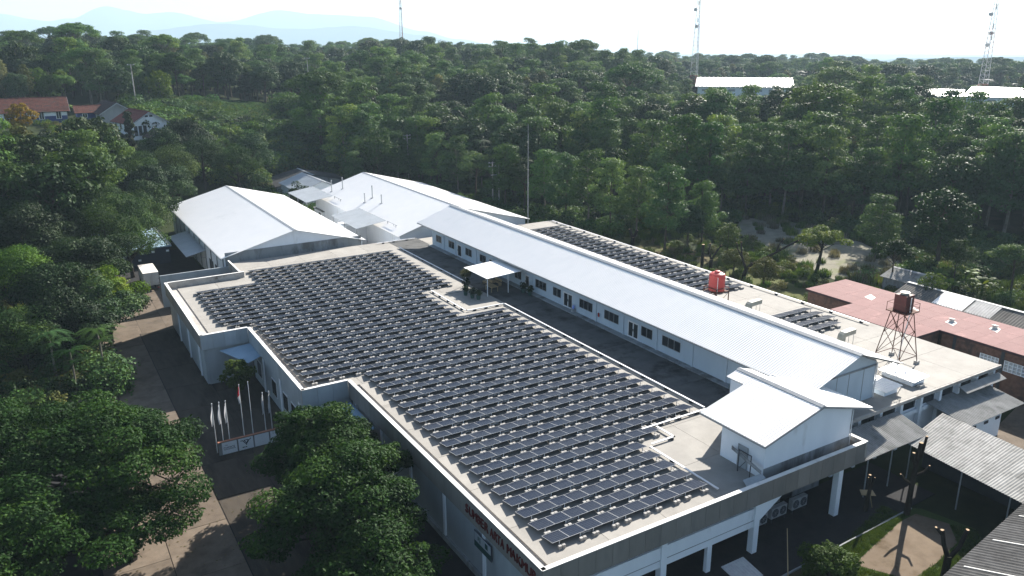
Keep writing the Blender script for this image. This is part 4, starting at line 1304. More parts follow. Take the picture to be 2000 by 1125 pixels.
        for i in range(len(pts) - 1):
            a, b_ = 4 * i, 4 * i + 4
            fs += [(a, a + 1, b_ + 1, b_), (a + 2, b_ + 2, b_ + 3, a + 3), (a, b_, b_ + 2, a + 2), (a + 1, a + 3, b_ + 3, b_ + 1)]
        e = 4 * (len(pts) - 1)
        fs.append((e, e + 1, e + 3, e + 2))
        fs.append((0, 2, 3, 1))
        m.add(q, fs)
        part('casing', m, 'duct_cream', d)
        part('leg', MB().tube((x + 2.1, y - .3, RZ), (x + 2.1, y - .3, RZ + 1.2), .03, n=5), 'metal_grey', d)
        part('leg', MB().tube((x + 2.1, y + .3, RZ), (x + 2.1, y + .3, RZ + 1.2), .03, n=5), 'metal_grey', d)
    # ---- low skylight boxes
    for k, (x0, x1, y0, y1, lab) in enumerate(((69.4, 71.5, 42.9, 46.6, 'low white skylight box with ribbed lid next to the house end wall'), (74.0, 76.0, 42.9, 46.4, 'low white skylight box with ribbed lid farther from the house, below the tower'))):
        s = thing('skylight_box', lab, 'skylight', ((x0 + x1) / 2, (y0 + y1) / 2, RZ))
        part('upstand', MB().box(x0, x1, y0, y1, RZ, RZ + .55), 'wall_white', s)
        part('lid', MB().corr((x0 - .25, y0 - .3, RZ + .6), (x0 - .25, y1 + .3, RZ + .6), (x1 + .35, y0 - .3, RZ + .78), (x1 + .35, y1 + .3, RZ + .78), pitch=.3, h=.03, t=.04), 'roof_white', s)
    solo('concrete_block', MB().box(74.3, 75.0, 42.2, 42.6, RZ, RZ + .22).box(74.28, 75.02, 42.18, 42.62, RZ + .222, RZ + .28), 'block', 'small white-topped block on the roof beside the skylight box', 'block', (74.6, 42.4, RZ))
    # ---- lightning mast
    mm = thing('lightning_mast', 'thin tall pale mast rising at the rear roof edge before the trees', 'mast', (82.0, 128.8, 0))
    part('pole', MB().tube((82.0, 128.8, 0), (82.0, 128.8, 14), .09, .07).tube((82.0, 128.8, 14), (82.0, 128.8, 24.6), .065, .03), 'metal_grey', mm)
    part('tip', MB().tube((82.0, 128.8, 24.6), (82.0, 128.8, 25.6), .02), 'metal_dark', mm)


build_east()


# ------------------------------------------------------------------ sheds to the south-east
def lean_to(name, label, quad, mt, walls=(), posts=(), pitch=.28, loc=None, sheets=0):
    """quad: eave start, eave end, ridge end, ridge start (world)"""
    c = np.mean(np.array(quad), 0)
    t = thing(name, label, 'shed', (float(c[0]), float(c[1]), 0))
    e0, e1, r1, r0 = map(Vector, quad)
    n = sheets or 1
    for k in range(n):
        a, b = k / n, (k + 1) / n - (.0006 if n > 1 else 0)
        part('roof_sheet', MB().corr(e0.lerp(e1, a), e0.lerp(e1, b), r0.lerp(r1, a), r0.lerp(r1, b), pitch=pitch, h=.05, kind='sine', t=.03), mt, t)
    for w in walls:
        part('wall', MB().box(*w[:6]), w[6], t)
    for p in posts:
        part('post', MB().tube((p[0], p[1], 0), p, .06, n=6), 'metal_grey', t)
    return t


lean_to('corrugated_lean_to', 'striped corrugated lean-to roof between the stair hut corner and long shed roof', [(58.6, 37.4, 4.1), (68.7, 37.4, 4.1), (69.0, 41.1, 4.85), (58.6, 41.1, 4.85)], 'roof_asbestos',
        posts=((60, 37.7, 4.05), (63.5, 37.7, 4.05), (66.4, 37.7, 4.05)), sheets=10)
lean_to('corrugated_walkway_shed', 'long stained corrugated roof running from the stair hut to the lower frame corner', [(65.6, 37.9, 3.9), (62.6, 14.0, 3.9), (70.4, 12.9, 4.45), (73.2, 39.0, 4.45)], 'roof_asbestos',
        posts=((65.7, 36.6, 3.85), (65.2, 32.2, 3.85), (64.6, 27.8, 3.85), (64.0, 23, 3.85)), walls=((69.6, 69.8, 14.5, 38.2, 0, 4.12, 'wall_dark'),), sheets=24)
c3 = lean_to('corrugated_store', 'white-walled store with wide stained corrugated roof and three small vents', [(75.4, 37.3, 3.1), (85.6, 37.3, 3.1), (85.6, 42.0, 3.85), (75.4, 42.0, 3.85)], 'roof_asbestos',
             walls=((76.2, 82.4, 37.9, 38.1, 0, 3.0, 'wall_white'), (82.2, 82.4, 38.1, 41.5, 0, 3.2, 'wall_white')), sheets=9)
for x in (77.0, 79.2, 81.3):
    part('vent_opening', MB().box(x, x + .7, 37.84, 37.898, 2.1, 2.4), 'metal_dark', c3)
awning('slab_awning', 'narrow ribbed awning hung under the flat roof edge above the corrugated store',
       [(79.6, 40.2, 4.5), (87.0, 40.2, 4.5), (87.0, 41.15, 4.9), (79.6, 41.15, 4.9)], 'roof_asbestos')
dk = thing('dark_roof_shed', 'dark weathered sheet roof cutting the lower corner of the frame', 'shed', (58, 20, 0))
for k in range(22):
    a, b = 40 + k * 1.6, 40 + k * 1.6 + 1.58
    for j in range(4):
        ua, ub = j / 4, (j + 1) / 4 + .02
        def pt(x, u):
            return (x + u * 3.0, 23.05 + (x - 40) * .137 - u * 15.5, 4.5 + u * 4.2 + (.012 * (3 - j) if False else .03 * j))
        part('roof_sheet', MB().corr(pt(a, ua), pt(b, ua), pt(a, ub), pt(b, ub), pitch=.4, h=.05, kind='sine', t=.03), 'roof_asbestos_dark', dk)
    if k % 3 == 1:
        part('pale_strip', MB().slab([(a - .1, 22.5 + (a - 40) * .137, 4.72), (a + .05, 22.5 + (a - 40) * .137, 4.72), (a + 1.2, 17 + (a - 40) * .137, 6.24), (a + 1.05, 17 + (a - 40) * .137, 6.24)][::-1], .03), 'stripe_pale', dk)
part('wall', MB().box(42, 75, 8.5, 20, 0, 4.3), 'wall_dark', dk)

for k, (xa, xb, y0, y1, za, zb, lab) in enumerate(((101.6, 109.4, 26, 66, 2.4, 3.6, 'long grey corrugated roof right beside the faded red roof'), (110.0, 117.0, 24, 69, 2.6, 3.8, 'outer long grey corrugated roof next to the grass, with pale covers'))):
    t = thing('grey_long_shed', lab, 'shed', ((xa + xb) / 2, (y0 + y1) / 2, 0))
    xm = xa + (xb - xa) * .5
    n = 14
    for i in range(n):
        a, b = y0 + (y1 - y0) * i / n, y0 + (y1 - y0) * (i + 1) / n - .02
        for xe in (xa, xb):
            part('roof_sheet', MB().corr((xe, a, za), (xe, b, za), (xm, a, zb), (xm, b, zb), pitch=.4, h=.04, kind='sine', t=.04), 'roof_weathered', t)
    part('ridge_cap', MB().box(xm - .3, xm + .3, y0, y1, zb - .02, zb + .06), 'stripe_pale', t)
    part('wall', MB().box(xa + .5, xb - .5, y0 + .4, y1 - .4, 0, za - .02), 'wall_grey', t)
    if k:
        for (q0, q1, mt) in ((58.5, 63, 'roof_white'), (54.6, 58.2, 'patch_white'), (43, 48.5, 'roof_white')):
            part('cover_sheet', MB().corr((xa + .2, q0, za + .10), (xa + .2, q1, za + .10), (xm - .2, q0, zb + .07), (xm - .2, q1, zb + .07), pitch=.4, h=.03, t=.02), mt, t)
gable_shed('field_shed', 'small grey shed half hidden by trees beyond the red roof', 117.5, 124.5, 69.5, 76.5, 2.3, 3.4, 'roof_asbestos', 'wall_grey', over=.4, cat='shed')

# ------------------------------------------------------------------ flagpoles and sign wall
def build_flags():
    spec = [(12.0, 5.4, 'w'), (12.68, 5.4, 'w'), (13.3, 5.4, 'w'), (14.75, 6.8, 'rw'), (15.65, 6.9, None), (16.95, 5.4, 'w'), (17.6, 5.4, 'w')]
    labs = ['flagpole with limp white flag, outermost of the line nearest the paved yard', 'flagpole with limp white flag, second from the yard end of the line',
            'flagpole with limp white flag, next to the red and white one', 'tall flagpole with drooping red and white flag', 'tallest bare flagpole without a flag',
            'flagpole with limp white flag just beyond the bare tall pole', 'flagpole with limp white flag closest to the big tree']
    for k, ((x, h, f), lab) in enumerate(zip(spec, labs)):
        y = 76.9
        t = thing('flagpole', lab, 'flagpole', (x, y, 0), 'flagpoles behind the sign wall')
        part('pole', MB().tube((x, y, 0), (x, y, h), .045, .03, n=8), 'metal_white', t)
        part('finial', MB().lathe((x, y, h + .002), [(.05, 0), (.06, .05), (.02, .1)], 8), 'metal_white', t)
        if f:
            rng = random.Random(k)
            m = MB()
            rows, cols = 9, 7
            top, ln = h - .12, 2.1 if f == 'w' else 1.75
            for j in range(rows):
                for i in range(cols):
                    u, w = i / (cols - 1), j / (rows - 1)
                    # hanging cloth: folds gathered towards the pole
                    ww = .42 * (.25 + .75 * math.sin(min(1, w * 1.25) * math.pi * .75)) * u
                    m.v.append((x - .03 - ww * .55 + .05 * math.sin(u * 9 + w * 2 + k), y - .05 - ww * .4 + .07 * math.sin(u * 11 + k), top - w * ln * (1 - .12 * u) - u * .35))
            for j in range(rows - 1):
                for i in range(cols - 1):
                    a = j * cols + i
                    m.f.append((a, a + 1, a + cols + 1, a + cols))
                    m.m.append(1 if (f == 'rw' and i < cols // 2 + 0 and False) else 0)
            if f == 'rw':
                m.m = [0 if (idx // (cols - 1)) < 4 else 1 for idx in range(len(m.f))]
                part('flag', m, ['flag_red', 'flag_white'], t)
            else:
                part('flag', m, 'flag_white', t)
    s = thing('sign_wall', 'low sign wall of white name panels below the flagpoles', 'sign', (15.5, 76.1, 0))
    part('wall', MB().box(12.05, 20.2, 76.1, 76.3, 0, 1.42), 'wall_grey', s)
    part('coping', MB().box(12.0, 20.25, 76.05, 76.35, 1.422, 1.5), 'brick_cap', s)
    for k, x in enumerate((12.35, 13.95, 15.55, 17.15, 18.75)):
        p = part('name_panel', MB().box(x, x + 1.45, 76.06, 76.098, .1, 1.36), 'wall_white', s)
        if k == 0:
            for txt, sz, xx, zz in (('THE', .14, x + .28, 1.0), ('CHOICE', .30, x + .12, .66)):
                fc = bpy.data.curves.new('text_curve', 'FONT')
                fc.body, fc.size, fc.extrude = txt, sz, .004
                tmp = bpy.data.objects.new('text_tmp', fc)
                me = bpy.data.meshes.new_from_object(tmp)
                bpy.data.objects.remove(tmp)
                me.materials.clear()
                me.materials.append(MATS['sign_navy'])
                o = link('lettering', me, p)
                off = OFF[s.name]
                o.location = (xx - off[0], 76.052 - off[1], zz - off[2])
                o.rotation_euler = (rad(90), 0, 0)
            part('underline', MB().box(x + .14, x + 1.3, 76.05, 76.058, .56, .59), 'sign_navy', p)
        if k == 1:
            m = MB()
            y = 76.055
            def bar(x0, z0, x1, z1, w=.035):
                d = Vector((x1 - x0, 0, z1 - z0)).normalized()
                n = Vector((-d.z, 0, d.x)) * w
                m.add([(x0 - n.x, y, z0 - n.z), (x1 - n.x, y, z1 - n.z), (x1 + n.x, y, z1 + n.z), (x0 + n.x, y, z0 + n.z)], [(0, 1, 2, 3)])
            bar(x + .2, 1.12, x + .45, 1.1); bar(x + .42, 1.1, x + .8, .58); bar(x + .55, 1.12, x + .82, .72); bar(x + .52, 1.12, x + .98, 1.12)
            bar(x + .98, 1.12, x + .76, .74); bar(x + 1.26, 1.22, x + 1.06, 1.06); bar(x + 1.06, 1.08, x + .72, .6)
            part('emblem', m, 'sign_navy', p)
            part('caption', MB().box(x + .35, x + .5, 76.05, 76.058, .32, .41).box(x + .53, x + .6, 76.05, 76.058, .32, .41).box(x + .66, x + .8, 76.05, 76.058, .32, .41), 'sign_navy', p)


build_flags()


# ------------------------------------------------------------------ truck and storage bin
def build_truck():
    x0, x1, y0, y1 = 13.7, 16.05, 139.4, 145.6
    t = thing('box_truck', 'box truck with worn white cargo body and twin rear doors in the shaded yard', 'truck', ((x0 + x1) / 2, 142.5, 0))
    part('cargo_box', MB().box(x0, x1, y0, y1, .95, 3.1), 'truck_box', t)
    part('roof_panel', MB().box(x0 - .02, x1 + .02, y0 - .02, y1 + .02, 3.102, 3.15), 'patch_white', t)
    for k in range(2):
        a = x0 + .06 + k * 1.13
        d = part('rear_door', MB().box(a, a + 1.1, y0 - .05, y0 - .002, 1.05, 2.95), 'truck_box', t)
        part('lock_bar', MB().tube((a + (1.0 if k == 0 else .1), y0 - .08, 1.1), (a + (1.0 if k == 0 else .1), y0 - .08, 2.9), .02, n=5), 'metal_grey', d)
        for z in (1.3, 2.0, 2.7):
            part('hinge', MB().box(a + (0 if k == 0 else 1.0), a + (.1 if k == 0 else 1.1), y0 - .07, y0 - .052, z, z + .08), 'metal_dark', d)
    for k in range(7):
        y = y0 + .3 + k * .9
        part('side_rib', MB().box(x0 - .03, x0 - .001, y, y + .05, 1.0, 3.05), 'truck_box', t)
    part('chassis', MB().box(x0 + .7, x1 - .7, y0 - .05, y1 + 2.0, .6, .9), 'metal_dark', t)
    part('bumper', MB().box(x0 + .1, x1 - .1, y0 - .1, y0, .45, .6), 'metal_dark', t)
    for x in (x0 + .15, x1 - .4):
        part('tail_light', MB().box(x, x + .25, y0 - .13, y0 - .102, .48, .58), 'light_red', t)
    part('cab', MB().add([(x0 + .1, y1 + .1, .7), (x1 - .1, y1 + .1, .7), (x1 - .1, y1 + 1.9, .7), (x0 + .1, y1 + 1.9, .7), (x0 + .15, y1 + .1, 2.4), (x1 - .15, y1 + .1, 2.4), (x1 - .15, y1 + 1.5, 2.4), (x0 + .15, y1 + 1.5, 2.4)],
                         [(3, 2, 1, 0), (4, 5, 6, 7), (0, 1, 5, 4), (1, 2, 6, 5), (2, 3, 7, 6), (3, 0, 4, 7)]), 'cab_blue', t)
    part('windscreen', MB().add([(x0 + .3, y1 + 1.80, 1.5), (x1 - .3, y1 + 1.80, 1.5), (x1 - .35, y1 + 1.60, 2.25), (x0 + .35, y1 + 1.60, 2.25)], [(3, 2, 1, 0)]), 'window_glass', t)
    for y in (y0 + 1.3, y1 + 1.1):
        for x in (x0 + .12, x1 - .37):
            w = part('wheel', MB().tube((x, y, .45), (x + .25, y, .45), .45, n=18), 'rubber', t)
            part('rim', MB().tube((x - .01, y, .45), (x + .26, y, .45), .22, n=12), 'metal_grey', w)


build_truck()
sb = thing('storage_bin', 'low white-topped bin at the tree edge beside the truck shadow', 'bin', (9.1, 135.2, 0))
part('body', MB().box(7.95, 10.2, 133.1, 137.2, 0, 1.55), 'wall_grey', sb)
part('lid', MB().slab([(7.85, 133.0, 1.62), (10.3, 133.0, 1.62), (10.3, 137.3, 1.8), (7.85, 137.3, 1.8)], .06), 'patch_white', sb)
for x in (8.6, 9.4):
    part('lid_rib', MB().slab([(x, 133.05, 1.66), (x + .08, 133.05, 1.66), (x + .08, 137.25, 1.84), (x, 137.25, 1.84)], .03), 'patch_white', sb)


# ------------------------------------------------------------------ things under and in front of the building
def ac_unit(x, y, z, fans, lab, grp):
    t = thing('air_conditioner', lab, 'air conditioner', (x, y, z), grp)
    W = .95 * fans
    part('casing', MB().box(x, x + W, y, y + .4, z, z + 1.0), 'metal_grey', t)
    for k in range(fans):
        cx = x + .475 + .95 * k
        part('fan_grille', MB().tube((cx, y - .012, z + .5), (cx, y - .001, z + .5), .40, n=20), 'metal_dark', t)
        m = MB()
        for q in range(4):
            a = math.pi * q / 4
            m.tube((cx - .38 * math.cos(a), y - .02, z + .5 - .38 * math.sin(a)), (cx + .38 * math.cos(a), y - .02, z + .5 + .38 * math.sin(a)), .008, n=3)
        part('fan_guard', m, 'metal_grey', t)
    for xx in (x + .1, x + W - .18):
        part('leg', MB().box(xx, xx + .08, y + .02, y + .38, z - (.4 if z > .5 else .2), z - .001), 'metal_dark', t)


pos = [('twin-fan air conditioner unit by the last white column', 52.0, 39.0, .6, 2), ('air conditioner unit second from the last white column', 49.4, 39.0, .6, 2), ('upper air conditioner unit under the haunched beam', 47.0, 39.0, 1.8, 2),
       ('lower air conditioner unit under the haunched beam', 47.0, 39.0, .5, 2), ('air conditioner unit behind the first bay beam', 37.4, 39.4, .5, 1), ('air conditioner unit near the middle thin column', 42.8, 39.4, .5, 1)]
for lab, x, y, z, n in pos:
    ac_unit(x, y, z, n, lab, 'air conditioner units under the front slab')
for k, x in enumerate((45.9, 51.2)):
    pass


# ------------------------------------------------------------------ yard: pruned trees, poles, boards
def stump(name, label, base, forks, mt='bark_dark', group=None):
    """pruned tree: a list of branches, each a list of (x,y,z,r)"""
    t = thing(name, label, 'tree', base, group)
    for k, br in enumerate(forks):
        part('trunk' if k == 0 else 'limb', MB().path([p[:3] for p in br], [p[3] for p in br], n=9), mt, t)
        x, y, z, r = br[-1]
        part('cut_end', MB().lathe((x, y, z - .01), [(r * .98, 0), (r * .98, .03)], 9), 'cut_wood', t)


stump('pruned_tree', 'bare dark lopped tree trunk standing before the long corrugated roof', (60.9, 34.0, 0),
      [[(60.9, 34.0, 0, .27), (60.85, 33.95, 2.5, .22), (60.95, 33.9, 5.4, .19), (61.0, 33.8, 7.0, .17)],
       [(60.95, 33.9, 5.2, .15), (61.35, 33.8, 5.8, .13), (61.5, 33.7, 7.5, .11)], [(60.9, 33.9, 4.8, .16), (60.4, 33.9, 5.4, .14), (60.3, 33.9, 6.2, .12)],
       [(60.85, 33.95, 3.0, .14), (60.2, 34.3, 3.5, .1), (59.9, 34.5, 4.0, .08)], [(60.9, 33.9, 3.8, .14), (61.6, 33.5, 4.2, .1), (61.9, 33.3, 4.8, .08)]])
stump('pruned_tree', 'forked dark lopped trunk beside the dark sheet roof corner', (54.9, 27.0, 0),
      [[(54.9, 27.0, 0, .32), (54.7, 26.9, 1.6, .27), (54.5, 26.8, 2.6, .26)],
       [(54.5, 26.8, 2.4, .2), (54.0, 27.0, 3.6, .17), (54.0, 27.3, 4.7, .15)], [(54.5, 26.8, 2.3, .2), (55.0, 26.4, 3.4, .16), (55.3, 26.2, 4.9, .14)],
       [(54.0, 27.2, 4.3, .14), (53.6, 27.4, 4.8, .12), (53.5, 27.5, 5.0, .12)]])
stump('pruned_tree', 'thin pruned trunk in the shade between the columns and the lean-to', (58.2, 36.2, 0),
      [[(58.2, 36.2, 0, .2), (58.3, 36.1, 2.2, .16), (58.2, 36.2, 3.6, .12)], [(58.25, 36.1, 1.8, .08), (58.7, 36.2, 2.4, .06), (58.8, 36.1, 3.2, .05)], [(58.2, 36.2, 2.6, .07), (57.8, 36.0, 3.1, .05), (57.7, 36.0, 3.6, .05)]])
pl = thing('thin_pole', 'thin leaning bamboo pole in the shaded lawn before the columns', 'pole', (43.6, 32.2, 0))
part('pole', MB().tube((43.4, 32.0, 0), (44.5, 33.6, 4.6), .05, .03, n=6), 'wood_pale', pl)
bd = thing('signpost', 'pale board on a bent post at the corner of the lawn', 'sign', (58.9, 36.2, 0))
part('board', MB().slab([(58.0, 36.6, 1.5), (59.2, 36.0, 1.35), (59.5, 36.6, 1.5), (58.4, 37.1, 1.65)], .05), 'wood_pale', bd)
part('post', MB().tube((59.2, 36.2, 0), (58.9, 36.4, 1.45), .04), 'wood_pale', bd)

# utility poles
def pole(name, label, x, y, h, second=None, arms=2):
    gz = ground_z(x, y) - .3
    t = thing(name, label, 'utility pole', (x, y, gz), 'utility poles at the forest edge')
    part('pole', MB().tube((x, y, gz), (x, y, h), .2, .13, n=10), 'concrete_dirty', t)
    if second:
        part('pole', MB().tube((x + second[0], y + second[1], gz), (x + second[0], y + second[1], h - .3), .2, .13, n=10), 'concrete_dirty', t)
        part('transformer_beam', MB().box(x - .3, x + second[0] + .3, y - .1, y + .1 + max(0, second[1]), h - 3.4, h - 3.2), 'metal_grey', t)
    for k in range(arms):
        part('crossarm', MB().box(x - 1.1, x + 1.1, y - .06, y + .06, h - .35 - k * .9, h - .22 - k * .9), 'metal_grey', t)
        part('insulator', MB().lathe((x - .9, y, h - .22 - k * .9), [(.06, 0), (.09, .1), (.05, .22)], 8), 'flag_white', t)
        part('insulator', MB().lathe((x + .9, y, h - .22 - k * .9), [(.06, 0), (.09, .1), (.05, .22)], 8), 'flag_white', t)


pole('utility_pole', 'concrete twin utility pole behind the long shed roof', 97.0, 168.5, 11.5, (1.9, 0.2))
pole('utility_pole', 'tall concrete utility pole beyond the far end of the long shed', 91.0, 205.0, 15.0)
pole('utility_pole', 'slim pole standing in front of the dark trees beyond the terraced field', 92.0, 292.0, 34.0, arms=1)
pole('utility_pole', 'slim pale pole among dark trees above the red-tiled houses', 33.0, 283.0, 33.0, arms=1)
for k, (a, b, s) in enumerate((((97.0, 168.5, 11.2), (91.0, 205, 14.7), .8), ((97.9, 168.5, 11.2), (91.9, 205, 14.7), .8), ((91.0, 205, 14.7), (60, 232, 10), 1.0), ((91.9, 205, 14.7), (61, 232, 10), 1.2))):
    A, B = Vector(a), Vector(b)
    pts = [A.lerp(B, q / 10) - Vector((0, 0, s * 4 * (q / 10) * (1 - q / 10))) for q in range(11)]
    solo('power_line', MB().path(pts, [.018] * 11, n=3), 'metal_dark', ['dark power line sagging between the two poles, inner wire', 'dark power line sagging between the two poles, outer wire', 'dark power line running from the tall pole to the brown roof, inner wire', 'dark power line running from the tall pole to the brown roof, outer wire'][k], 'power line', a)


# ------------------------------------------------------------------ lattice masts on the horizon
def lattice(label, x, y, z0, z1, w0, w1, n, dishes=(), r=.09):
    t = thing('lattice_mast', label, 'radio mast', (x, y, z0), 'radio masts on the horizon')
    def c(k, z):
        u = (z - z0) / (z1 - z0)
        w = w0 + (w1 - w0) * min(1, u * 1.25)
        a = 2 * math.pi * k / 3 + .5
        return (x + w * math.cos(a), y + w * math.sin(a), z)
    for s in range(6):
        za, zb = z0 + (z1 - z0) * s / 6, z0 + (z1 - z0) * (s + 1) / 6
        m = MB()
        for k in range(3):
            m.tube(c(k, za), c(k, zb), r, n=4)
        q = n // 6
        for i in range(q):
            a, b = za + (zb - za) * i / q, za + (zb - za) * (i + 1) / q
            for k in range(3):
                m.tube(c(k, a), c((k + 1) % 3, b), r * .5, n=3)
                m.tube(c(k, b), c((k + 1) % 3, b), r * .5, n=3)
        part('mast_section', m, 'tower_red' if s % 2 == 0 else 'tower_white', t)
    for dz, da in dishes:
        px_, py_ = x + 1.6 * math.cos(da), y + 1.6 * math.sin(da)
        part('dish_antenna', MB().tube((px_, py_, dz), (px_ - .5, py_ - .6, dz), .9, .8, n=12).tube((px_, py_, dz), (x, y, dz), .06, n=4), 'tower_white', t)
        part('panel_antenna', MB().box(x - 1.3, x - 1.1, y - 1.2, y - .9, dz + 2, dz + 4).tube((x - 1.2, y - 1.05, dz + 3), (x, y, dz + 3), .05, n=4), 'tower_white', t)


lattice('red and white lattice mast above the trees left of centre', 226.5, 512.2, 16, 86, 1.9, .6, 36, ((60, 1.0),), .11)
lattice('tall slender lattice mast rising behind the white warehouse roof on the hill', 297.8, 310.3, 10, 84, 2.6, .5, 36, ((54, 2.6), (46, 3.6)), .1)
lattice('pale lattice mast at the far right of the skyline', 376.6, 207.6, 8, 80, 2.6, .6, 36, ((50, 2.4), (42, .6), (37, 3.0)), .1)
lattice('tiny distant mast on the horizon between the two taller masts', 962.5, 1150.5, 5, 57, 1.2, .3, 24, (), .16)


# ------------------------------------------------------------------ houses on the hillside
def tiled_roof(parent, p_e0, p_e1, p_r1, p_r0, mt, rows, name='tile_course'):
    """overlapping courses of clay tiles, each course a part"""
    e0, e1, r1, r0 = map(Vector, (p_e0, p_e1, p_r1, p_r0))
    nrm = (e1 - e0).cross(r0 - e0).normalized()
    if nrm.z < 0:
        nrm = -nrm
    for k in range(rows):
        a, b = k / rows, min(1, (k + 1.15) / rows)
        c = [e0.lerp(r0, a) + nrm * .10, e1.lerp(r1, a) + nrm * .10, e1.lerp(r1, b) + nrm * .04, e0.lerp(r0, b) + nrm * .04]
        m = MB()
        n = max(2, int((c[1] - c[0]).length / .45))
        for i in range(n):
            u0, u1 = i / n, (i + .93) / n
            lift = nrm * (.03 * ((i * 7 + k * 3) % 3) / 2)
            q = [c[0].lerp(c[1], u0) + lift, c[0].lerp(c[1], u1) + lift, c[3].lerp(c[2], u1) + lift, c[3].lerp(c[2], u0) + lift]
            m.add(q + [p - nrm * .06 for p in q], [(0, 1, 2, 3), (7, 6, 5, 4), (0, 4, 5, 1), (1, 5, 6, 2), (2, 6, 7, 3), (3, 7, 4, 0)])
        part(name, m, mt, parent)


def rot_house(name, label, cx, cy, gz, L, W, wall_h, roof_h, ang, mt_roof, mt_wall, over=.8, rows=9, mt_band=None, wins=0):
    """gable house, ridge along local y (length L), turned by ang about z"""
    t = thing(name, label, 'house', (cx, cy, gz))
    ca, sa = math.cos(ang), math.sin(ang)
    def P(x, y, z):
        return (cx + x * ca - y * sa, cy + x * sa + y * ca, gz + z)
    def wbox(m, x0, x1, y0, y1, z0, z1):
        c = [P(x0, y0, z1), P(x1, y0, z1), P(x1, y1, z1), P(x0, y1, z1)]
        m.slab(c, z1 - z0)
    w, l = W / 2, L / 2
    for s in (-w, w - .2):
        m = MB()
        wbox(m, s, s + .2, -l + .2, l - .2, -2, wall_h)
        part('wall', m, mt_wall, t)
    sl = roof_h / (w + over)
    for y in (-l, l - .2):
        q = [P(-w, y, -2), P(w, y, -2), P(w, y, wall_h), P(0, y, wall_h + sl * w), P(-w, y, wall_h)]
        q2 = [P(-w, y + .2, -2), P(w, y + .2, -2), P(w, y + .2, wall_h), P(0, y + .2, wall_h + sl * w), P(-w, y + .2, wall_h)]
        m = MB().add(q + q2, [(0, 1, 2, 3, 4), (9, 8, 7, 6, 5), (0, 5, 6, 1), (1, 6, 7, 2), (2, 7, 8, 3), (3, 8, 9, 4), (4, 9, 5, 0)])
        part('gable_wall', m, mt_wall, t)
    ze, zr = wall_h - sl * over + .1, wall_h + sl * w + .15
    dk = MB()
    for s in (-1, 1):
        c = [P(s * (w + over), -l - over, ze), P(0, -l - over, zr), P(0, l + over, zr), P(s * (w + over), l + over, ze)]
        dk.slab(c if s > 0 else c[::-1], .1)
        tiled_roof(t, P(s * (w + over), -l - over, ze), P(s * (w + over), l + over, ze), P(0, l + over, zr), P(0, -l - over, zr), mt_roof, rows)
    part('roof_deck', dk, 'tile_dark', t)
    part('ridge_tiles', MB().tube(P(0, -l - over, zr + .06), P(0, l + over, zr + .06), .16, n=6), mt_roof, t)
    for s in (-1, 1):
        part('verge_board', MB().slab([P(s * (w + over), -l - over - .05, ze), P(0, -l - over - .05, zr), P(0, -l - over, zr), P(s * (w + over), -l - over, ze)][::-s], .28), 'cladding_light', t)
    if mt_band:
        b = MB()
        wbox(b, -w - .05, -w - .002, -l, l, -1.5, wall_h * .55)
        wbox(b, w + .002, w + .05, -l, l, -1.5, wall_h * .55)
        part('painted_band', b, mt_band, t)
    for k in range(wins):
        y = -l + L * (k + .5) / wins
        for s in (-1, 1):
            b = MB()
            a, c = (-w - .09, -w - .055) if s < 0 else (w + .055, w + .09)
            wbox(b, a, c, y - .7, y + .7, 1.1, wall_h - .4)
            o = part('window', b, 'wall_white' if k % 2 else 'metal_white', t)
            b = MB()
            a, c = (-w - .11, -w - .095) if s < 0 else (w + .095, w + .11)
            wbox(b, a, c, y - .55, y - .05, 1.2, wall_h - .5)
            wbox(b, a, c, y + .05, y + .55, 1.2, wall_h - .5)
            part('pane', b, 'window_glass', o)
    return t, P, wbox


# gable end faces the camera; ridge runs away to the upper left
t, P, wb = rot_house('tiled_house', 'white-gabled house with bright red tiled roof on the left hillside', 29.0, 245.5, 15.4, 14, 9.2, 3.4, 3.1, rad(12), 'tile_red', 'wall_white', rows=10, wins=4)
for s in (-2.6, -1.4, -.2):
    b = MB(); wb(b, s - 1.6, s - .7, -7.06, -7.01, 0, 2.6)
    part('door' if s < -2 else 'window', b, 'metal_dark', t)
b = MB(); wb(b, -1.0, -.2, -7.06, -7.01, 4.8, 5.3); wb(b, .2, 1.0, -7.06, -7.01, 4.8, 5.3)
part('gable_vent', b, 'metal_dark', t)
rot_house('tiled_house', 'house with dark brown tiled roof directly behind the red-roofed house', 24.0, 266.5, 17.0, 12, 8.5, 3.2, 3.0, rad(10), 'tile_dark', 'wall_grey', rows=8, wins=3)
rot_house('porch_roof_house', 'small dark tiled porch roof in front of the white gable', 31.0, 231.5, 13.6, 5, 4.4, 2.2, 1.9, rad(10), 'tile_dark', 'wall_grey', over=.5, rows=5)
rot_house('school_building', 'long blue-walled building with weathered clay tile roof at the left edge', -4.5, 270.0, 17.6, 34, 9.5, 3.6, 3.6, rad(90), 'tile_clay', 'wall_white', rows=11, mt_band='wall_blue', wins=8)
rot_house('linking_house', 'small blue house with patchy clay tile roof between the long building and red house', 19.0, 268.5, 17.6, 8, 6.0, 2.6, 1.8, rad(90), 'tile_clay', 'wall_blue', rows=6, over=.6, wins=2)
rot_house('low_tiled_house', 'low house with clay tile roof mostly hidden by left trees below the long building', 12.0, 224.0, 11.0, 16, 7, 2.4, 2.2, rad(84), 'tile_clay', 'wall_grey', rows=7)

# retaining wall below the houses
rw = MB()
rw.slab([(-14, 258, 17.3), (18, 257, 17.3), (18.4, 258.2, 17.3), (-14, 259.2, 17.3)], 4)
solo('retaining_wall', rw, 'wall_dark', 'dark stone retaining wall below the long blue building', 'wall', (0, 258, 13))


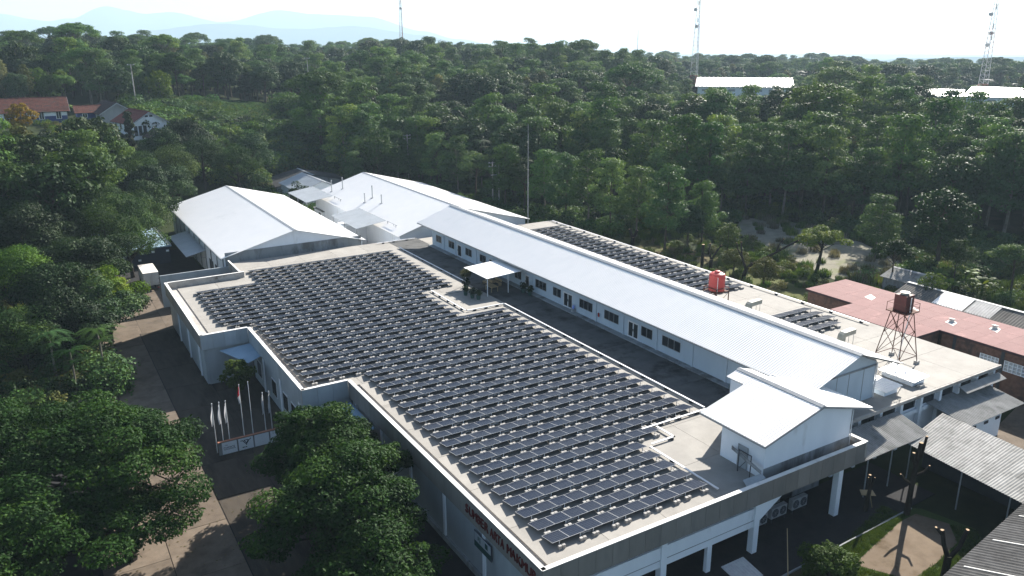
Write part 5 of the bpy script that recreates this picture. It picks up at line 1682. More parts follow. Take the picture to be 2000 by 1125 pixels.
# ------------------------------------------------------------------ far industrial roofs
def far_shed(label, a, b, depth, z_e, z_r, z0):
    """shed whose long front runs a-b, low gable roof, depth away from the camera"""
    A, B = Vector((*a, 0)), Vector((*b, 0))
    d = (B - A).normalized()
    n = Vector((-d.y, d.x, 0))
    if n.dot(A) < 0:
        n = -n
    t = thing('far_warehouse', label, 'building', (*((A + B) / 2).xy, z0), 'pale warehouse roofs in the far forest')
    q = [A, B, B + n * depth, A + n * depth]
    part('wall', MB().slab([(p.x, p.y, z_e - .1) for p in (q if (B - A).cross(n).z > 0 else q[::-1])], z_e - .1 - z0), 'wall_white', t)
    o = d * 1.2
    m = MB()
    mid0, mid1 = A + n * depth / 2 - o, B + n * depth / 2 + o
    for e0, e1 in ((A - o - n, B + o - n), (A + n * (depth + 1) - o, B + n * (depth + 1) + o)):
        m.corr((e0.x, e0.y, z_e), (e1.x, e1.y, z_e), (mid0.x, mid0.y, z_r), (mid1.x, mid1.y, z_r), pitch=2.0, h=.06, t=.15)
    part('roof', m, 'roof_white', t)
    L = (B - A).length
    for k in range(int(L // 6)):
        p = A + d * (2 + 6 * k) - n * .06
        part('window', MB().slab([(p.x, p.y, z_e - 1.2), (p.x + d.x * 3, p.y + d.y * 3, z_e - 1.2), (p.x + d.x * 3 + n.x * .04, p.y + d.y * 3 + n.y * .04, z_e - 1.2), (p.x + n.x * .04, p.y + n.y * .04, z_e - 1.2)], 1.0), 'metal_grey', t)


far_shed('white warehouse on the hill under the tall slender mast', (275, 284), (304, 254), 34, 18.8, 22.2, 0)
far_shed('pale warehouse roof at the right edge under the pale mast', (350, 199), (364, 160), 30, 16.2, 19.4, 0)
far_shed('low pale warehouse roof left of the right-edge one, among trees', (338, 220), (349, 201), 22, 16.0, 18.2, 0)
far_shed('thin white warehouse strip among the far trees left of the red mast', (178, 531), (216, 518), 26, 28.6, 31.2, 14)
far_shed('thin white warehouse strip among the far trees just beyond the red mast', (262, 540), (278, 533), 20, 28.4, 30.6, 14)

# ------------------------------------------------------------------ vegetation
def leaf_mesh(name, clumps, n, lsize, flat, seed, mt, aspect=.5, top_bias=.35, hollow=.45, droop=.2):
    """many small leaf faces spread through the volume of ellipsoid clumps (cx,cy,cz,rx,rz)"""
    rg = np.random.default_rng(seed)
    C = np.array(clumps, float)
    wgt = C[:, 3] ** 2
    idx = rg.choice(len(C), n, p=wgt / wgt.sum())
    d = rg.normal(size=(n, 3))
    d /= np.linalg.norm(d, axis=1)[:, None]
    flip = (d[:, 2] < 0) & (rg.random(n) < top_bias)
    d[flip, 2] *= -1
    r = (hollow + (1 - hollow) * rg.random(n)) ** .6
    r = np.where(rg.random(n) < .12, r * 1.16, r)
    pos = C[idx, :3] + d * r[:, None] * np.stack([C[idx, 3], C[idx, 3], C[idx, 4]], 1)
    nr = d * (1 - flat) + np.array([0, 0, 1]) * flat + rg.normal(size=(n, 3)) * .38
    nr /= np.linalg.norm(nr, axis=1)[:, None]
    ax = rg.normal(size=(n, 3)) + d * .6
    ax[:, 2] -= droop
    ax -= nr * (ax * nr).sum(1)[:, None]
    ax /= np.linalg.norm(ax, axis=1)[:, None] + 1e-9
    bx = np.cross(nr, ax)
    s = lsize * rg.uniform(.65, 1.35, n)[:, None]
    v = np.empty((n, 4, 3))
    v[:, 0] = pos - ax * s * .5
    v[:, 1] = pos + bx * s * aspect * .5 + ax * s * .05
    v[:, 2] = pos + ax * s * .5 - nr * s * .12
    v[:, 3] = pos - bx * s * aspect * .5 + ax * s * .05
    ct = rg.random(len(C))
    tint = np.clip(.6 * ct[idx] + .4 * rg.random(n), 0, 1)
    return quads(name, v, tint, mt)


def quads(name, v, tint, mt):
    n = len(v)
    me = bpy.data.meshes.new(name)
    me.vertices.add(4 * n)
    me.vertices.foreach_set('co', np.ascontiguousarray(v, np.float32).ravel())
    me.loops.add(4 * n)
    me.loops.foreach_set('vertex_index', np.arange(4 * n, dtype=np.int32))
    me.polygons.add(n)
    me.polygons.foreach_set('loop_start', np.arange(0, 4 * n, 4, dtype=np.int32))
    me.materials.append(MATS[mt])
    a = me.attributes.new('tint', 'FLOAT', 'FACE')
    a.data.foreach_set('value', np.asarray(tint, np.float32))
    me.update(calc_edges=True)
    return me


def wood_mesh(name, H, r, clumps, seed, mt='bark', lean=0.0, z_split=.45, limb_r=.35, sides=6):
    """tapered trunk with a limb out to every clump"""
    rng = random.Random(seed)
    m = MB()
    top = max(c[2] for c in clumps)
    lx, ly = lean * rng.uniform(-1, 1), lean * rng.uniform(-1, 1)
    def axis(z):
        u = z / max(.1, top)
        return Vector((lx * u * u + .15 * math.sin(u * 5 + seed), ly * u * u + .15 * math.cos(u * 4 + seed), z))
    zs = [-1.2, 0, .25 * top, .5 * top, .75 * top, .95 * top]
    rs = [r * 1.5, r * 1.25, r, r * .8, r * .5, r * .22]
    m.path([axis(z) if z > 0 else Vector((axis(0).x, axis(0).y, z)) for z in zs], rs, n=sides + 2)
    for c in clumps:
        p = Vector(c[:3])
        hd = math.hypot(p.x - axis(p.z).x, p.y - axis(p.z).y)
        z0 = max(z_split * top * rng.uniform(.8, 1.25), min(.9 * top, p.z - .35 * hd - .12 * top))
        a = axis(min(z0, .92 * top))
        if (p - a).length < .4:
            continue
        mid = a.lerp(p, .5) + Vector((rng.uniform(-.15, .15), rng.uniform(-.15, .15), .08)) * (p - a).length
        q = limb_r * r * (1 - .5 * a.z / top)
        m.path([a, mid, p], [q, q * .65, q * .22], n=max(4, sides - 1))
    return m.mesh(name, mt)


def clumps_umbrella(seed, R, z, th, n, cr, flatr=.35):
    """broad umbrella crown: clumps spread over a shallow dome"""
    rng = random.Random(seed)
    out = []
    for k in range(n):
        u = math.sqrt((k + .5) / n)
        a = k * 2.399963 + rng.uniform(-.3, .3)
        lobe = .86 + .16 * math.sin(3 * a + seed) + .12 * math.sin(5 * a + 2.1 * seed)
        rr = R * u * rng.uniform(.78, 1.1) * lobe
        zz = z + th * (1 - u * u) * (.8 + .4 * lobe * rng.random()) - rng.uniform(0, .4) * th * (1 if k % 3 else 2.0)
        c = cr * rng.uniform(.5, 1.3)
        out.append((rr * math.cos(a), rr * math.sin(a), zz, c, c * flatr * rng.uniform(.8, 1.3)))
    return out


def clumps_tiers(seed, H, R, tiers, cr):
    """layered crown with flat tiers (albizia habit)"""
    rng = random.Random(seed)
    out = []
    for t in range(tiers):
        u = t / max(1, tiers - 1)
        z = H * (.40 + .58 * u)
        rr = R * (1 - .62 * u ** 1.6) * rng.uniform(.85, 1.1)
        k = max(2, int(6 * (1 - .5 * u)))
        a0 = rng.uniform(0, 6.3)
        for i in range(k):
            a = a0 + 2 * math.pi * i / k + rng.uniform(-.35, .35)
            q = rr * rng.uniform(.45, 1.0)
            c = cr * rng.uniform(.75, 1.25)
            out.append((q * math.cos(a), q * math.sin(a), z + rng.uniform(-.5, .5), c, c * rng.uniform(.45, .7)))
    out.append((0, 0, H, cr * .9, cr * .4))
    return out


def clumps_ball(seed, R, z, rz, n, cr):
    rng = random.Random(seed)
    out = []
    for k in range(n):
        u = 1 - 2 * (k + .5) / n
        u = max(-.65, u)
        a = k * 2.399963
        q = math.sqrt(max(0, 1 - u * u)) * rng.uniform(.6, 1.02)
        c = cr * rng.uniform(.7, 1.3)
        out.append((R * q * math.cos(a), R * q * math.sin(a), z + rz * u * rng.uniform(.8, 1.05), c, c * rng.uniform(.65, .9)))
    return out


def clumps_column(seed, H, R, n, cr):
    rng = random.Random(seed)
    out = []
    for k in range(n):
        u = k / (n - 1)
        a = k * 2.399963
        q = R * math.sin(math.pi * (.15 + .8 * u)) * rng.uniform(.4, 1)
        c = cr * rng.uniform(.7, 1.2)
        out.append((q * math.cos(a), q * math.sin(a), H * (.3 + .7 * u), c, c * .75))
    return out


def frond_mesh(name, H, nf, L, seed, mt, tiers=2):
    """feathery crown of long arching pinnate fronds"""
    rg = np.random.default_rng(seed)
    V, T = [], []
    for t in range(tiers):
        for k in range(nf):
            a = 2 * math.pi * (k + .5 * t) / nf + rg.uniform(-.2, .2)
            l = L * rg.uniform(.75, 1.1) * (1 - .2 * t)
            up = rg.uniform(.25, .7) + .2 * t
            tint = rg.random()
            m = 22
            for j in range(2, m):
                s = j / m
                r0 = l * s
                z = H - t * L * .45 + up * l * s * .7 - .75 * l * s * s * .8
                c = np.array([math.cos(a) * r0, math.sin(a) * r0, z])
                w = l * .26 * math.sin(math.pi * min(1, .15 + s * .85)) + .05
                side = np.array([-math.sin(a), math.cos(a), -.15])
                fw = np.array([math.cos(a), math.sin(a), -.3]) * l / m * .55
                for sg in (-1, 1):
                    sd = side.copy()
                    sd[:2] *= sg
                    e = c + sd * w + fw
                    V.append([c - fw * .5, (c + e) * .5 - fw * .6, e, (c + e) * .5 + fw * .6])
                    T.append(np.clip(.7 * tint + .3 * rg.random(), 0, 1))
    return quads(name, np.array(V), T, mt)


def frond_wood(name, H, r, seed, mt='bark_pale'):
    rng = random.Random(seed)
    b = rng.uniform(-.5, .5)
    return MB().path([(0, 0, -1), (b * .3, 0, H * .35), (b * .3, b * .2, H * .7), (0, 0, H)], [r * 1.3, r, r * .8, r * .5], n=7).mesh(name, mt)


def tree_thing(name, label, trunk, crown, x, y, s=1.0, rz=0.0, group=None, cat='tree', z=None, sz=None):
    zz = ground_z(x, y) if z is None else z
    t = tag(link(name, None, None, (x, y, zz), rz), label, cat, group)
    t.scale = (s, s, s * (sz or 1))
    if trunk:
        link('trunk', trunk, t)
    if crown:
        link('crown', crown, t)
    return t


# ---- big trees in the foreground, each modelled on its own
def big_tree(label, x, y, R, z, th, n, cr, leaves, lsize, seed, mt='leaf_spread', trunk_r=.42, flatr=.38, flat=.55, bark='bark_dark', H=None, asp=.5, kind='umbrella', rz=0.0):
    cl = clumps_umbrella(seed, R, z, th, n, cr, flatr) if kind == 'umbrella' else clumps_ball(seed, R, z, th, n, cr)
    w = wood_mesh('trunk', z, trunk_r, cl, seed, bark, lean=.6, z_split=.3, sides=7)
    c = leaf_mesh('crown', cl, leaves, lsize, flat, seed, mt, asp)
    tree_thing('broad_tree', label, w, c, x, y, 1, rz)


big_tree('broad spreading tree with fine leaves over the lower left paving', 1.4, 69.8, 9.4, 6.2, 3.4, 104, 1.7, 54000, .30, 1, rz=-.9)
big_tree('spreading tree at the left frame edge joined to the lower left crown', -6.0, 76.0, 8.2, 6.4, 3.0, 50, 1.8, 26000, .30, 2)
big_tree('low leafy tree in the lower left corner of the frame', -4.0, 62.5, 7.2, 4.2, 2.6, 50, 1.6, 24000, .30, 3)
big_tree('hanging bough tree over the sunlit lower left paving', 2.4, 62.6, 5.0, 3.8, 1.8, 32, 1.3, 14000, .28, 4)
big_tree('large dense tree in front of the side parapet, lower centre', 17.4, 53.8, 6.7, 4.6, 3.8, 74, 1.5, 40000, .30, 5, mt='leaf_spread', flatr=.55, flat=.45)
big_tree('leafy tree between the flagpoles and the side parapet', 18.4, 63.2, 5.2, 5.0, 4.2, 60, 1.35, 31000, .30, 6, flatr=.5)
big_tree('lower bushy tree at the bottom edge below the large centre tree', 16.6, 46.2, 5.4, 3.4, 2.6, 40, 1.5, 20000, .30, 7, flatr=.55)
big_tree('small bright tree reaching over the parapet corner', 23.0, 57.8, 1.7, 4.8, 1.9, 14, .8, 4500, .26, 8, flatr=.7, trunk_r=.16)
big_tree('small pale-leaved tree in the wall corner under the blue awning', 16.9, 88.3, 1.7, 3.2, 1.6, 16, .7, 2600, .34, 9, mt='leaf_lime', flatr=.7, trunk_r=.14, kind='ball')
big_tree('bright green round bush at the bottom edge of the lawn', 46.9, 31.2, 1.9, 1.5, 1.5, 26, .75, 7000, .24, 10, mt='leaf_lime', flatr=.8, trunk_r=.16, kind='ball')

# left bank of trees beside the yard
LB = [(1.5, 111.0, 4.6, 5.2, 3.4, 'leaf_broad', 'dark broad-leaved tree by the yard edge, nearest the lower left crown'),
      (-3.8, 108.5, 4.6, 5.4, 3.2, 'leaf_rain', 'fine-leaved tree at the left frame edge beside the yard'),
      (6.2, 116.2, 4.0, 5.0, 3.0, 'leaf_broad', 'round tree reaching over the yard next to the white-topped bin'),
      (6.8, 122.6, 3.8, 5.2, 3.0, 'leaf_lime', 'bright green tree on the yard edge below the truck'),
      (0.8, 121.5, 4.8, 6.4, 3.8, 'leaf_broad', 'tall dark tree behind the bright yard-edge tree'),
      (-4.2, 126.0, 5.0, 7.2, 4.2, 'leaf_rain', 'tall fine-leaved tree at the left frame edge, mid height'),
      (5.0, 131.5, 5.0, 7.6, 4.4, 'leaf_broad', 'large dark leafy tree left of the truck'),
      (9.4, 146.0, 4.8, 8.4, 4.4, 'leaf_rain', 'spreading tree over the navy annex roof'),
      (-1.6, 143.0, 5.4, 8.6, 4.6, 'leaf_broad', 'tall leafy tree left of the annex, upper bank'),
      (13.8, 158.0, 5.0, 8.8, 4.2, 'leaf_rain', 'wide fine-leaved tree touching the annex roof edge'),
      (3.5, 158.5, 5.8, 9.0, 4.8, 'leaf_rain', 'wide tree high in the left bank'),
      (19.4, 172.5, 4.8, 8.8, 4.0, 'leaf_broad', 'leafy tree touching the far left corner of the warehouse'),
      (8.8, 174.5, 5.6, 9.2, 4.8, 'leaf_rain', 'broad tree behind the annex, below the hillside houses'),
      (-3.0, 172.0, 6.0, 9.6, 5.0, 'leaf_broad', 'large tree at the left frame edge below the long blue building'),
      (22.0, 187.5, 4.6, 7.8, 4.0, 'leaf_dark', 'dark tree behind the far left corner of the warehouse'),
      (14.5, 191.0, 5.2, 7.6, 4.4, 'leaf_rain', 'tree just below the low tiled house'),
      (13.0, 150.0, 4.2, 6.0, 3.6, 'leaf_rain', 'low fine-leaved tree hanging over the annex front wall'),
      (17.0, 166.5, 4.4, 7.4, 3.8, 'leaf_rain', 'leafy tree standing over the middle of the annex roof'),
      (11.5, 165.5, 4.8, 7.8, 4.2, 'leaf_broad', 'dark tree over the rear of the annex roof'),
      (27.0, 192.0, 4.6, 6.6, 3.6, 'leaf_dark', 'dark tree in shade behind the warehouse far gable'),
      (21.5, 199.0, 5.0, 7.4, 4.0, 'leaf_rain', 'green tree between the warehouse and the white gable house'),
      (30.5, 206.0, 5.0, 7.8, 4.0, 'leaf_rain', 'spreading tree beyond the warehouse ridge end'),
      (38.0, 212.0, 5.2, 8.2, 4.2, 'leaf_rain', 'umbrella tree behind the warehouse, left of two'),
      (45.5, 207.0, 5.0, 8.6, 4.0, 'leaf_rain', 'umbrella tree behind the warehouse, right of two'),
      (37.0, 224.0, 5.4, 8.0, 4.4, 'leaf_broad', 'tree on the slope right of the white gable house'),
      (51.5, 216.0, 4.2, 9.0, 4.2, 'leaf_dark', 'tall dark tree beside the brown sheet roof'),
      (30.0, 219.0, 4.6, 6.4, 3.8, 'leaf_broad', 'leafy tree directly below the white gable wall'),
      (55.0, 188.0, 2.6, 4.0, 2.4, 'leaf_broad', 'small tree between the warehouse and the small grey shed')]
LB = [(x, y, R * 1.26, z, th * 1.1, mt, lab) for x, y, R, z, th, mt, lab in LB]
for k, (x, y, R, z, th, mt, lab) in enumerate(LB):
    nl = int(11000 * (R / 4.6) ** 2 * (115 / y) ** .7)
    big_tree(lab, x, y, R, z, th, 34, R * .34, nl, .34 if mt != 'leaf_rain' else .30, 30 + k, mt=mt, flatr=.6, flat=.4, asp=.6 if mt != 'leaf_rain' else .45, trunk_r=.3)

# feathery fronded trees among them
FM = [frond_mesh('crown', 6.0, 9, 3.0, 60 + k, mt, 2) for k, mt in enumerate(('leaf_rain', 'leaf_sengon', 'leaf_lime'))]
FW = [frond_wood('trunk', 6.0, .12, 60 + k) for k in range(3)]
FT = [(4.2, 103.5, 1.1, 2, 'pale-stemmed feathery tree with bright fronds beside the yard'), (-0.8, 104.5, 1.15, 1, 'yellow-topped feathery tree with bare white stem, left bank'),
      (1.0, 100.0, .95, 0, 'small feathery tree just above the spreading lower left crown'), (2.6, 141.0, 1.3, 1, 'tall feathery tree rising from the left bank'),
      (-1.5, 137.0, 1.4, 0, 'feathery tree at the left frame edge, mid bank'), (2.8, 196.0, 1.75, 1, 'feathery tree crown just below the long blue building'),
      (7.8, 205.0, 1.6, 0, 'feathery tree beside the low tiled house'), (-3.0, 203.0, 1.7, 2, 'bright feathery tree left of the low tiled house')]
for k, (x, y, s, i, lab) in enumerate(FT):
    tree_thing('feathery_tree', lab, FW[i], FM[i], x, y, s, k * 1.3)
yb = clumps_ball(90, 2.2, 4.5, 2.0, 16, .9)
tree_thing('flowering_tree', 'yellow flowering tree at the left edge below the long blue building', wood_mesh('trunk', 4.5, .2, yb, 90), leaf_mesh('crown', yb, 2200, .4, .3, 90, 'leaf_yellow', .6), 1.0, 240.0, 1.3)
for k, (x, y, s, lab) in enumerate(((24.0, 227.0, 1.5, 'dark vine-clad trunk tree before the red-roofed house'),)):
    cl = clumps_column(95, 9, 1.0, 14, .7)
    tree_thing('vine_tree', lab, wood_mesh('trunk', 9, .5, cl, 95, 'bark_dark'), leaf_mesh('crown', cl, 1500, .5, .2, 95, 'leaf_broad', .7), x, y, 1.2)

# ---- species used for the woods
SP = []


def species(trunk, crown):
    SP.append((trunk, crown))


for k in range(4):
    cl = clumps_tiers(200 + k, 14.5 + k * .6, 4.7, 6, 1.8)
    species(wood_mesh('trunk', 15, .2, cl, 200 + k, 'bark_pale' if k % 2 else 'bark', lean=.5, limb_r=.4, sides=4), leaf_mesh('crown', cl, 7000, .46, .28, 200 + k, 'leaf_sengon', .5))
for k in range(3):
    cl = clumps_ball(220 + k, 3.9, 8.4, 4.0, 34, 1.45)
    species(wood_mesh('trunk', 10, .3, cl, 220 + k, 'bark', limb_r=.4, sides=4), leaf_mesh('crown', cl, 6000, .48, .35, 220 + k, ('leaf_dark', 'leaf_broad', 'leaf_dark')[k], .6))
for k in range(2):
    cl = clumps_umbrella(240 + k, 4.8, 10.5, 2.4, 30, 1.7, .45)
    species(wood_mesh('trunk', 12, .26, cl, 240 + k, 'bark', lean=.6, limb_r=.4, sides=4), leaf_mesh('crown', cl, 6500, .45, .3, 240 + k, ('leaf_rain', 'leaf_sengon')[k], .5))
cl = clumps_column(260, 13, 2.3, 26, 1.25)
species(wood_mesh('trunk', 13, .22, cl, 260, 'bark', sides=4), leaf_mesh('crown', cl, 2500, .5, .3, 260, 'leaf_olive', .55))
cl = clumps_ball(261, 3.0, 6.0, 3.2, 26, 1.2)
species(wood_mesh('trunk', 7, .2, cl, 261, 'bark', sides=4), leaf_mesh('crown', cl, 2400, .5, .35, 261, 'leaf_lime', .55))
# bamboo-like plumed clump
cl = clumps_umbrella(262, 4.2, 9.5, 4.5, 34, 1.3, .9)
species(wood_mesh('trunk', 11, .12, cl, 262, 'bark', sides=4, z_split=.05), leaf_mesh('crown', cl, 3600, .5, .2, 262, 'leaf_rain', .3, droop=.9))

# coconut palm and an emergent flat-topped tree
species(frond_wood('trunk', 12.0, .17, 263, 'bark_pale'), frond_mesh('crown', 12.0, 11, 3.3, 263, 'leaf_broad', 2))
cl = clumps_umbrella(264, 6.0, 15.5, 2.2, 34, 1.7, .42)
species(wood_mesh('trunk', 17, .34, cl, 264, 'bark_pale', lean=.8, limb_r=.4, sides=4), leaf_mesh('crown', cl, 6500, .46, .4, 264, 'leaf_sengon', .5))
SPN = ['layered feathery tree'] * 4 + ['round dark-leaved tree'] * 3 + ['umbrella-crowned tree'] * 2 + ['narrow olive-green tree', 'small bright green tree', 'plumed bamboo-like tree', 'coconut palm', 'tall flat-topped tree']

# ---- trees along the fence row and in the clearing, placed one by one
ROW = [(104.5, 114.0, 0, 1.08, 'tall layered tree standing alone beside the roof edge, bare lower trunk'), (106.0, 124.5, 1, .95, 'layered tree in the fence row next to the lone tall tree'),
       (104.5, 131.5, 2, .98, 'layered tree in the fence row, third from the lone tall tree'), (103.5, 138.0, 3, 1.0, 'layered tree in the fence row behind the rear solar rows'),
       (102.5, 145.0, 0, 1.02, 'layered tree in the fence row right of the thin mast'), (101.0, 151.5, 1, 1.0, 'layered tree in the fence row behind the thin mast'),
       (99.5, 158.0, 7, 1.0, 'umbrella tree in the fence row left of the thin mast'), (98.0, 164.0, 2, .98, 'layered tree beside the twin utility pole'),
       (96.5, 176.0, 8, 1.0, 'umbrella tree beyond the twin utility pole'), (95.5, 184.0, 3, .95, 'layered tree above the far end of the long shed ridge'),
       (108.5, 112.0, 4, .72, 'rounded dark tree in the clearing before the pale field'), (113.5, 113.5, 0, .85, 'feather-topped tree beside the pale field'),
       (111.0, 104.0, 10, .7, 'light round tree at the near edge of the pale field'), (133.0, 88.0, 1, .78, 'tree with layered fans behind the bright sunlit tree'),
       (119.5, 75.5, 7, .62, 'rounded umbrella tree behind the red roof'), (131.0, 62.5, 8, .68, 'umbrella tree near the right frame edge beyond the grey sheds'),
       (115.0, 66.0, 10, .6, 'small tree beside the red roof corner'), (137.0, 78.5, 5, 1.15, 'large dark tree at the forest edge right of the pale field'),
       (128.0, 70.0, 11, .62, 'bushy plumed tree by the small field shed')]
for k, (x, y, i, s, lab) in enumerate(ROW):
    tree_thing('fence_row_tree' if k < 10 else 'clearing_tree', lab, SP[i][0], SP[i][1], x, y, s, k * 2.1)
# the bright sunlit tree with pruned limbs by the red roof
cl = clumps_umbrella(270, 3.9, 6.2, 1.6, 26, 1.25, .5)
tree_thing('sunlit_tree', 'sunlit flat-topped tree with pale yellow-green leaves before the pale field', wood_mesh('trunk', 7, .28, cl, 270, 'bark_dark', lean=1.0), leaf_mesh('crown', cl, 6500, .36, .5, 270, 'leaf_lime', .5), 117.5, 88.5)
for k, (x, y, s, lab) in enumerate(((101.8, 86.8, 1.0, 'round yellowish bush tree beyond the roof edge by the red roof'), (104.0, 95.5, .9, 'round yellowish bush tree beyond the roof edge near the red tank'))):
    cl = clumps_ball(280 + k, 2.2, 3.2, 1.6, 24, .8)
    tree_thing('bush_tree', lab, wood_mesh('trunk', 4, .16, cl, 280 + k), leaf_mesh('crown', cl, 3600, .3, .35, 280 + k, 'leaf_olive', .5), x, y, s)
stump('lopped_tree', 'dark lopped tree with long bare leaning limb beyond the roof edge', (102.5, 92.0, 0),
      [[(102.5, 92, 0, .38), (102.6, 91.6, 2.0, .32), (103.2, 90.8, 3.2, .28)], [(103.2, 90.8, 3.1, .24), (106, 88.5, 5.2, .2), (109.5, 87.0, 7.2, .12)],
       [(102.6, 91.6, 2.0, .24), (102.4, 92.6, 4.2, .18), (102.9, 93.4, 6.4, .12)], [(102.4, 92.6, 4.0, .14), (101.8, 93.2, 5.6, .1), (101.9, 93.5, 6.4, .08)], [(106, 88.5, 5.1, .14), (107.2, 88.8, 6.6, .12), (107.8, 88.6, 7.3, .1)]])
stump('lopped_tree', 'short forked dark stump by the red tank', (101.8, 99.0, 0), [[(101.8, 99, 0, .36), (101.8, 99, 2.2, .3)], [(101.8, 99, 2.0, .22), (102.5, 98.6, 3.6, .16), (103.2, 98.2, 4.8, .1)], [(101.8, 99, 2.0, .2), (101.6, 99.5, 3.6, .14), (101.9, 99.6, 5.0, .1)]])
stump('lopped_tree', 'straight dark post stump beside the forked stump', (102.0, 101.4, 0), [[(102, 101.4, 0, .3), (102, 101.4, 2.4, .28), (102, 101.4, 4.4, .26)]])
stump('lopped_tree', 'short twin stump by the tall lone tree', (102.5, 121.5, 0), [[(102.5, 121.5, 0, .45), (102.5, 121.5, 1.6, .4)], [(102.5, 121.5, 1.2, .3), (102.0, 122, 3.2, .28)], [(102.5, 121.5, 1.2, .3), (103.2, 121.1, 3.0, .26)]])

# ---- banana clumps
BL = []


def banana_mesh(seed):
    rg = np.random.default_rng(seed)
    V, T = [], []
    for k in range(9):
        a = k * 2.4 + rg.uniform(-.2, .2)
        l = rg.uniform(1.8, 2.6)
        up = rg.uniform(.7, 1.5)
        tint = rg.random()
        pr = None
        for j in range(6):
            s = j / 5
            c = np.array([math.cos(a) * l * s * .8, math.sin(a) * l * s * .8, 2.0 + up * l * (s - .75 * s * s)])
            w = .34 * math.sin(math.pi * (.1 + .85 * s))
            sd = np.array([-math.sin(a), math.cos(a), .15]) * w
            if pr is not None:
                V.append([pr[0] - pr[1], pr[0], c, c - sd]); T.append(tint)
                V.append([pr[0], pr[0] + pr[1] * np.array([1, 1, -1]), c + sd * np.array([1, 1, -1]), c]); T.append(tint * .9)
            pr = (c, sd)
    return quads('crown', np.array(V), T, 'leaf_lime')


BN = [banana_mesh(300 + k) for k in range(3)]
BW = MB().path([(0, 0, -.5), (.05, 0, 1), (0, 0, 2.1)], [.16, .13, .09], n=7).mesh('trunk', 'leaf_grass')
rng = random.Random(77)
bspots = [(70 + rng.uniform(-7, 9), 232 + rng.uniform(-6, 14)) for _ in range(14)] + [(44 + rng.uniform(-10, 14), 262 + rng.uniform(-14, 14)) for _ in range(16)] + [(125 + rng.uniform(-3, 5), 68 + rng.uniform(-4, 3)) for _ in range(5)] + [(14 + rng.uniform(-3, 3), 276 + rng.uniform(-2, 3)) for _ in range(4)]
for k, (x, y) in enumerate(bspots):
    g, lab = (('banana plants at the edge of the brown-roofed shed', 'banana plant in the thicket behind the brown-roofed shed') if k < 14 else ('banana plants on the slope below the terraced field', 'banana plant on the open slope right of the white-gabled house') if k < 30
              else ('banana plants beyond the grey sheds', 'banana plant in the grass beyond the long grey sheds') if k < 35 else ('banana plants behind the blue houses', 'banana plant behind the small blue house'))
    tree_thing('banana_plant', lab, BW, BN[k % 3], x, y, rng.uniform(.8, 1.35), rng.uniform(0, 6.3), g, 'plant')

# ---- the woods: sampled over the slope; the 200 nearest are things, the rest one mass
def in_clear(x, y):
    d = math.hypot(x, y)
    az = math.degrees(math.atan2(x, y))
    if az < 6:
        if d < 182: return x > 12 or d < 150
        if 196 < d < 292: return True
    elif az < 9.5:
        if d < 292: return True
    elif az < 19:
        if d < 250 or (d < 322 and az < 17.2): return True
    elif az < 31:
        if d < 214: return True
    elif az < 40:
        if d < 196: return True
        if x < 104: return True
    else:
        if d < 188: return True
    # keep clear of the far roofs
    if 268 < x < 316 and 244 < y < 318 and (y - 254) < -(x - 304) * 1.03 + 26 and (y - 254) > -(x - 304) * 1.03 - 24: return True
    if 330 < x < 374 and 150 < y < 228: return True
    if 165 < x < 245 and 500 < y < 545: return True
    return False


rng = random.Random(5)
pts = []
step = 7.3
for gy in range(-2, 90):
    for gx in range(-12, 90):
        x = (gx + rng.random()) * step
        y = (gy + rng.random()) * step
        d = math.hypot(x, y)
        az = math.degrees(math.atan2(x, y))
        if not (-6 < az < 69) or d < 128 or d > 560:
            continue
        if d > 380 and rng.random() < .35:
            continue
        if in_clear(x, y):
            continue
        nz = noise.noise((x * .014, y * .014, 2.0))
        q = rng.random()
        if az < 12:                                   # dark mixed wood on the left hill
            i = rng.choice([4, 5, 6, 7, 7, 8, 1, 9, 10])
        elif nz > .12:
            i = rng.choice([4, 5, 6, 7, 8, 11])
        elif q < .72:
            i = rng.choice([0, 1, 2, 3])
        else:
            i = rng.choice([5, 7, 8, 9, 10, 11, 4])
        if rng.random() < .05:
            i = rng.choice([12, 13, 13])
        s = rng.choice([rng.uniform(.55, .85), rng.uniform(.75, 1.1), rng.uniform(.8, 1.15), rng.uniform(1.0, 1.32)]) * (1.0 if az > 12 else 1.03) * (1.15 if i in (4, 5, 6) else 1)
        s *= 1.2
        if d > 275 and az < 21:
            s *= .80
        if d > 290 and (42 < az < 51.5 or az > 58):
            s *= .66
        pts.append((d, x, y, i, s, rng.uniform(0, 6.28), az))
pts.sort()
NEAR = 190


def forest_zone(az):
    if az < 9: return ('woods on the left hill', 'in the dark wood around the tiled houses')
    if az < 19: return ('trees above the terraced field', 'in the wood around the terraced field')
    if az < 25: return ('trees behind the long shed', 'in the wood behind the far end of the long shed')
    if az < 31: return ('trees behind the long shed', 'in the wood beyond the utility poles')
    if az < 37: return ('trees behind the thin mast', 'in the dense wood beyond the thin mast')
    if az < 43: return ('trees behind the thin mast', 'in the dense wood above the rear solar rows')
    if az < 48: return ('trees behind the pale field', 'in the dense wood straight beyond the red water tank')
    if az < 54: return ('trees behind the pale field', 'at the wood edge behind the pale dirt field')
    if az < 60: return ('trees at the right edge of the wood', 'in the dark wood edge beyond the red roof')
    return ('trees at the right edge of the wood', 'in the dark wood edge beyond the long grey sheds')


for d, x, y, i, s, rz, az in pts[:NEAR]:
    g, lab = forest_zone(az)
    near_far = 'nearer ' if d < 215 else ''
    tree_thing('forest_tree', near_far + SPN[i] + ' ' + lab, SP[i][0], SP[i][1], x, y, s, rz, g)


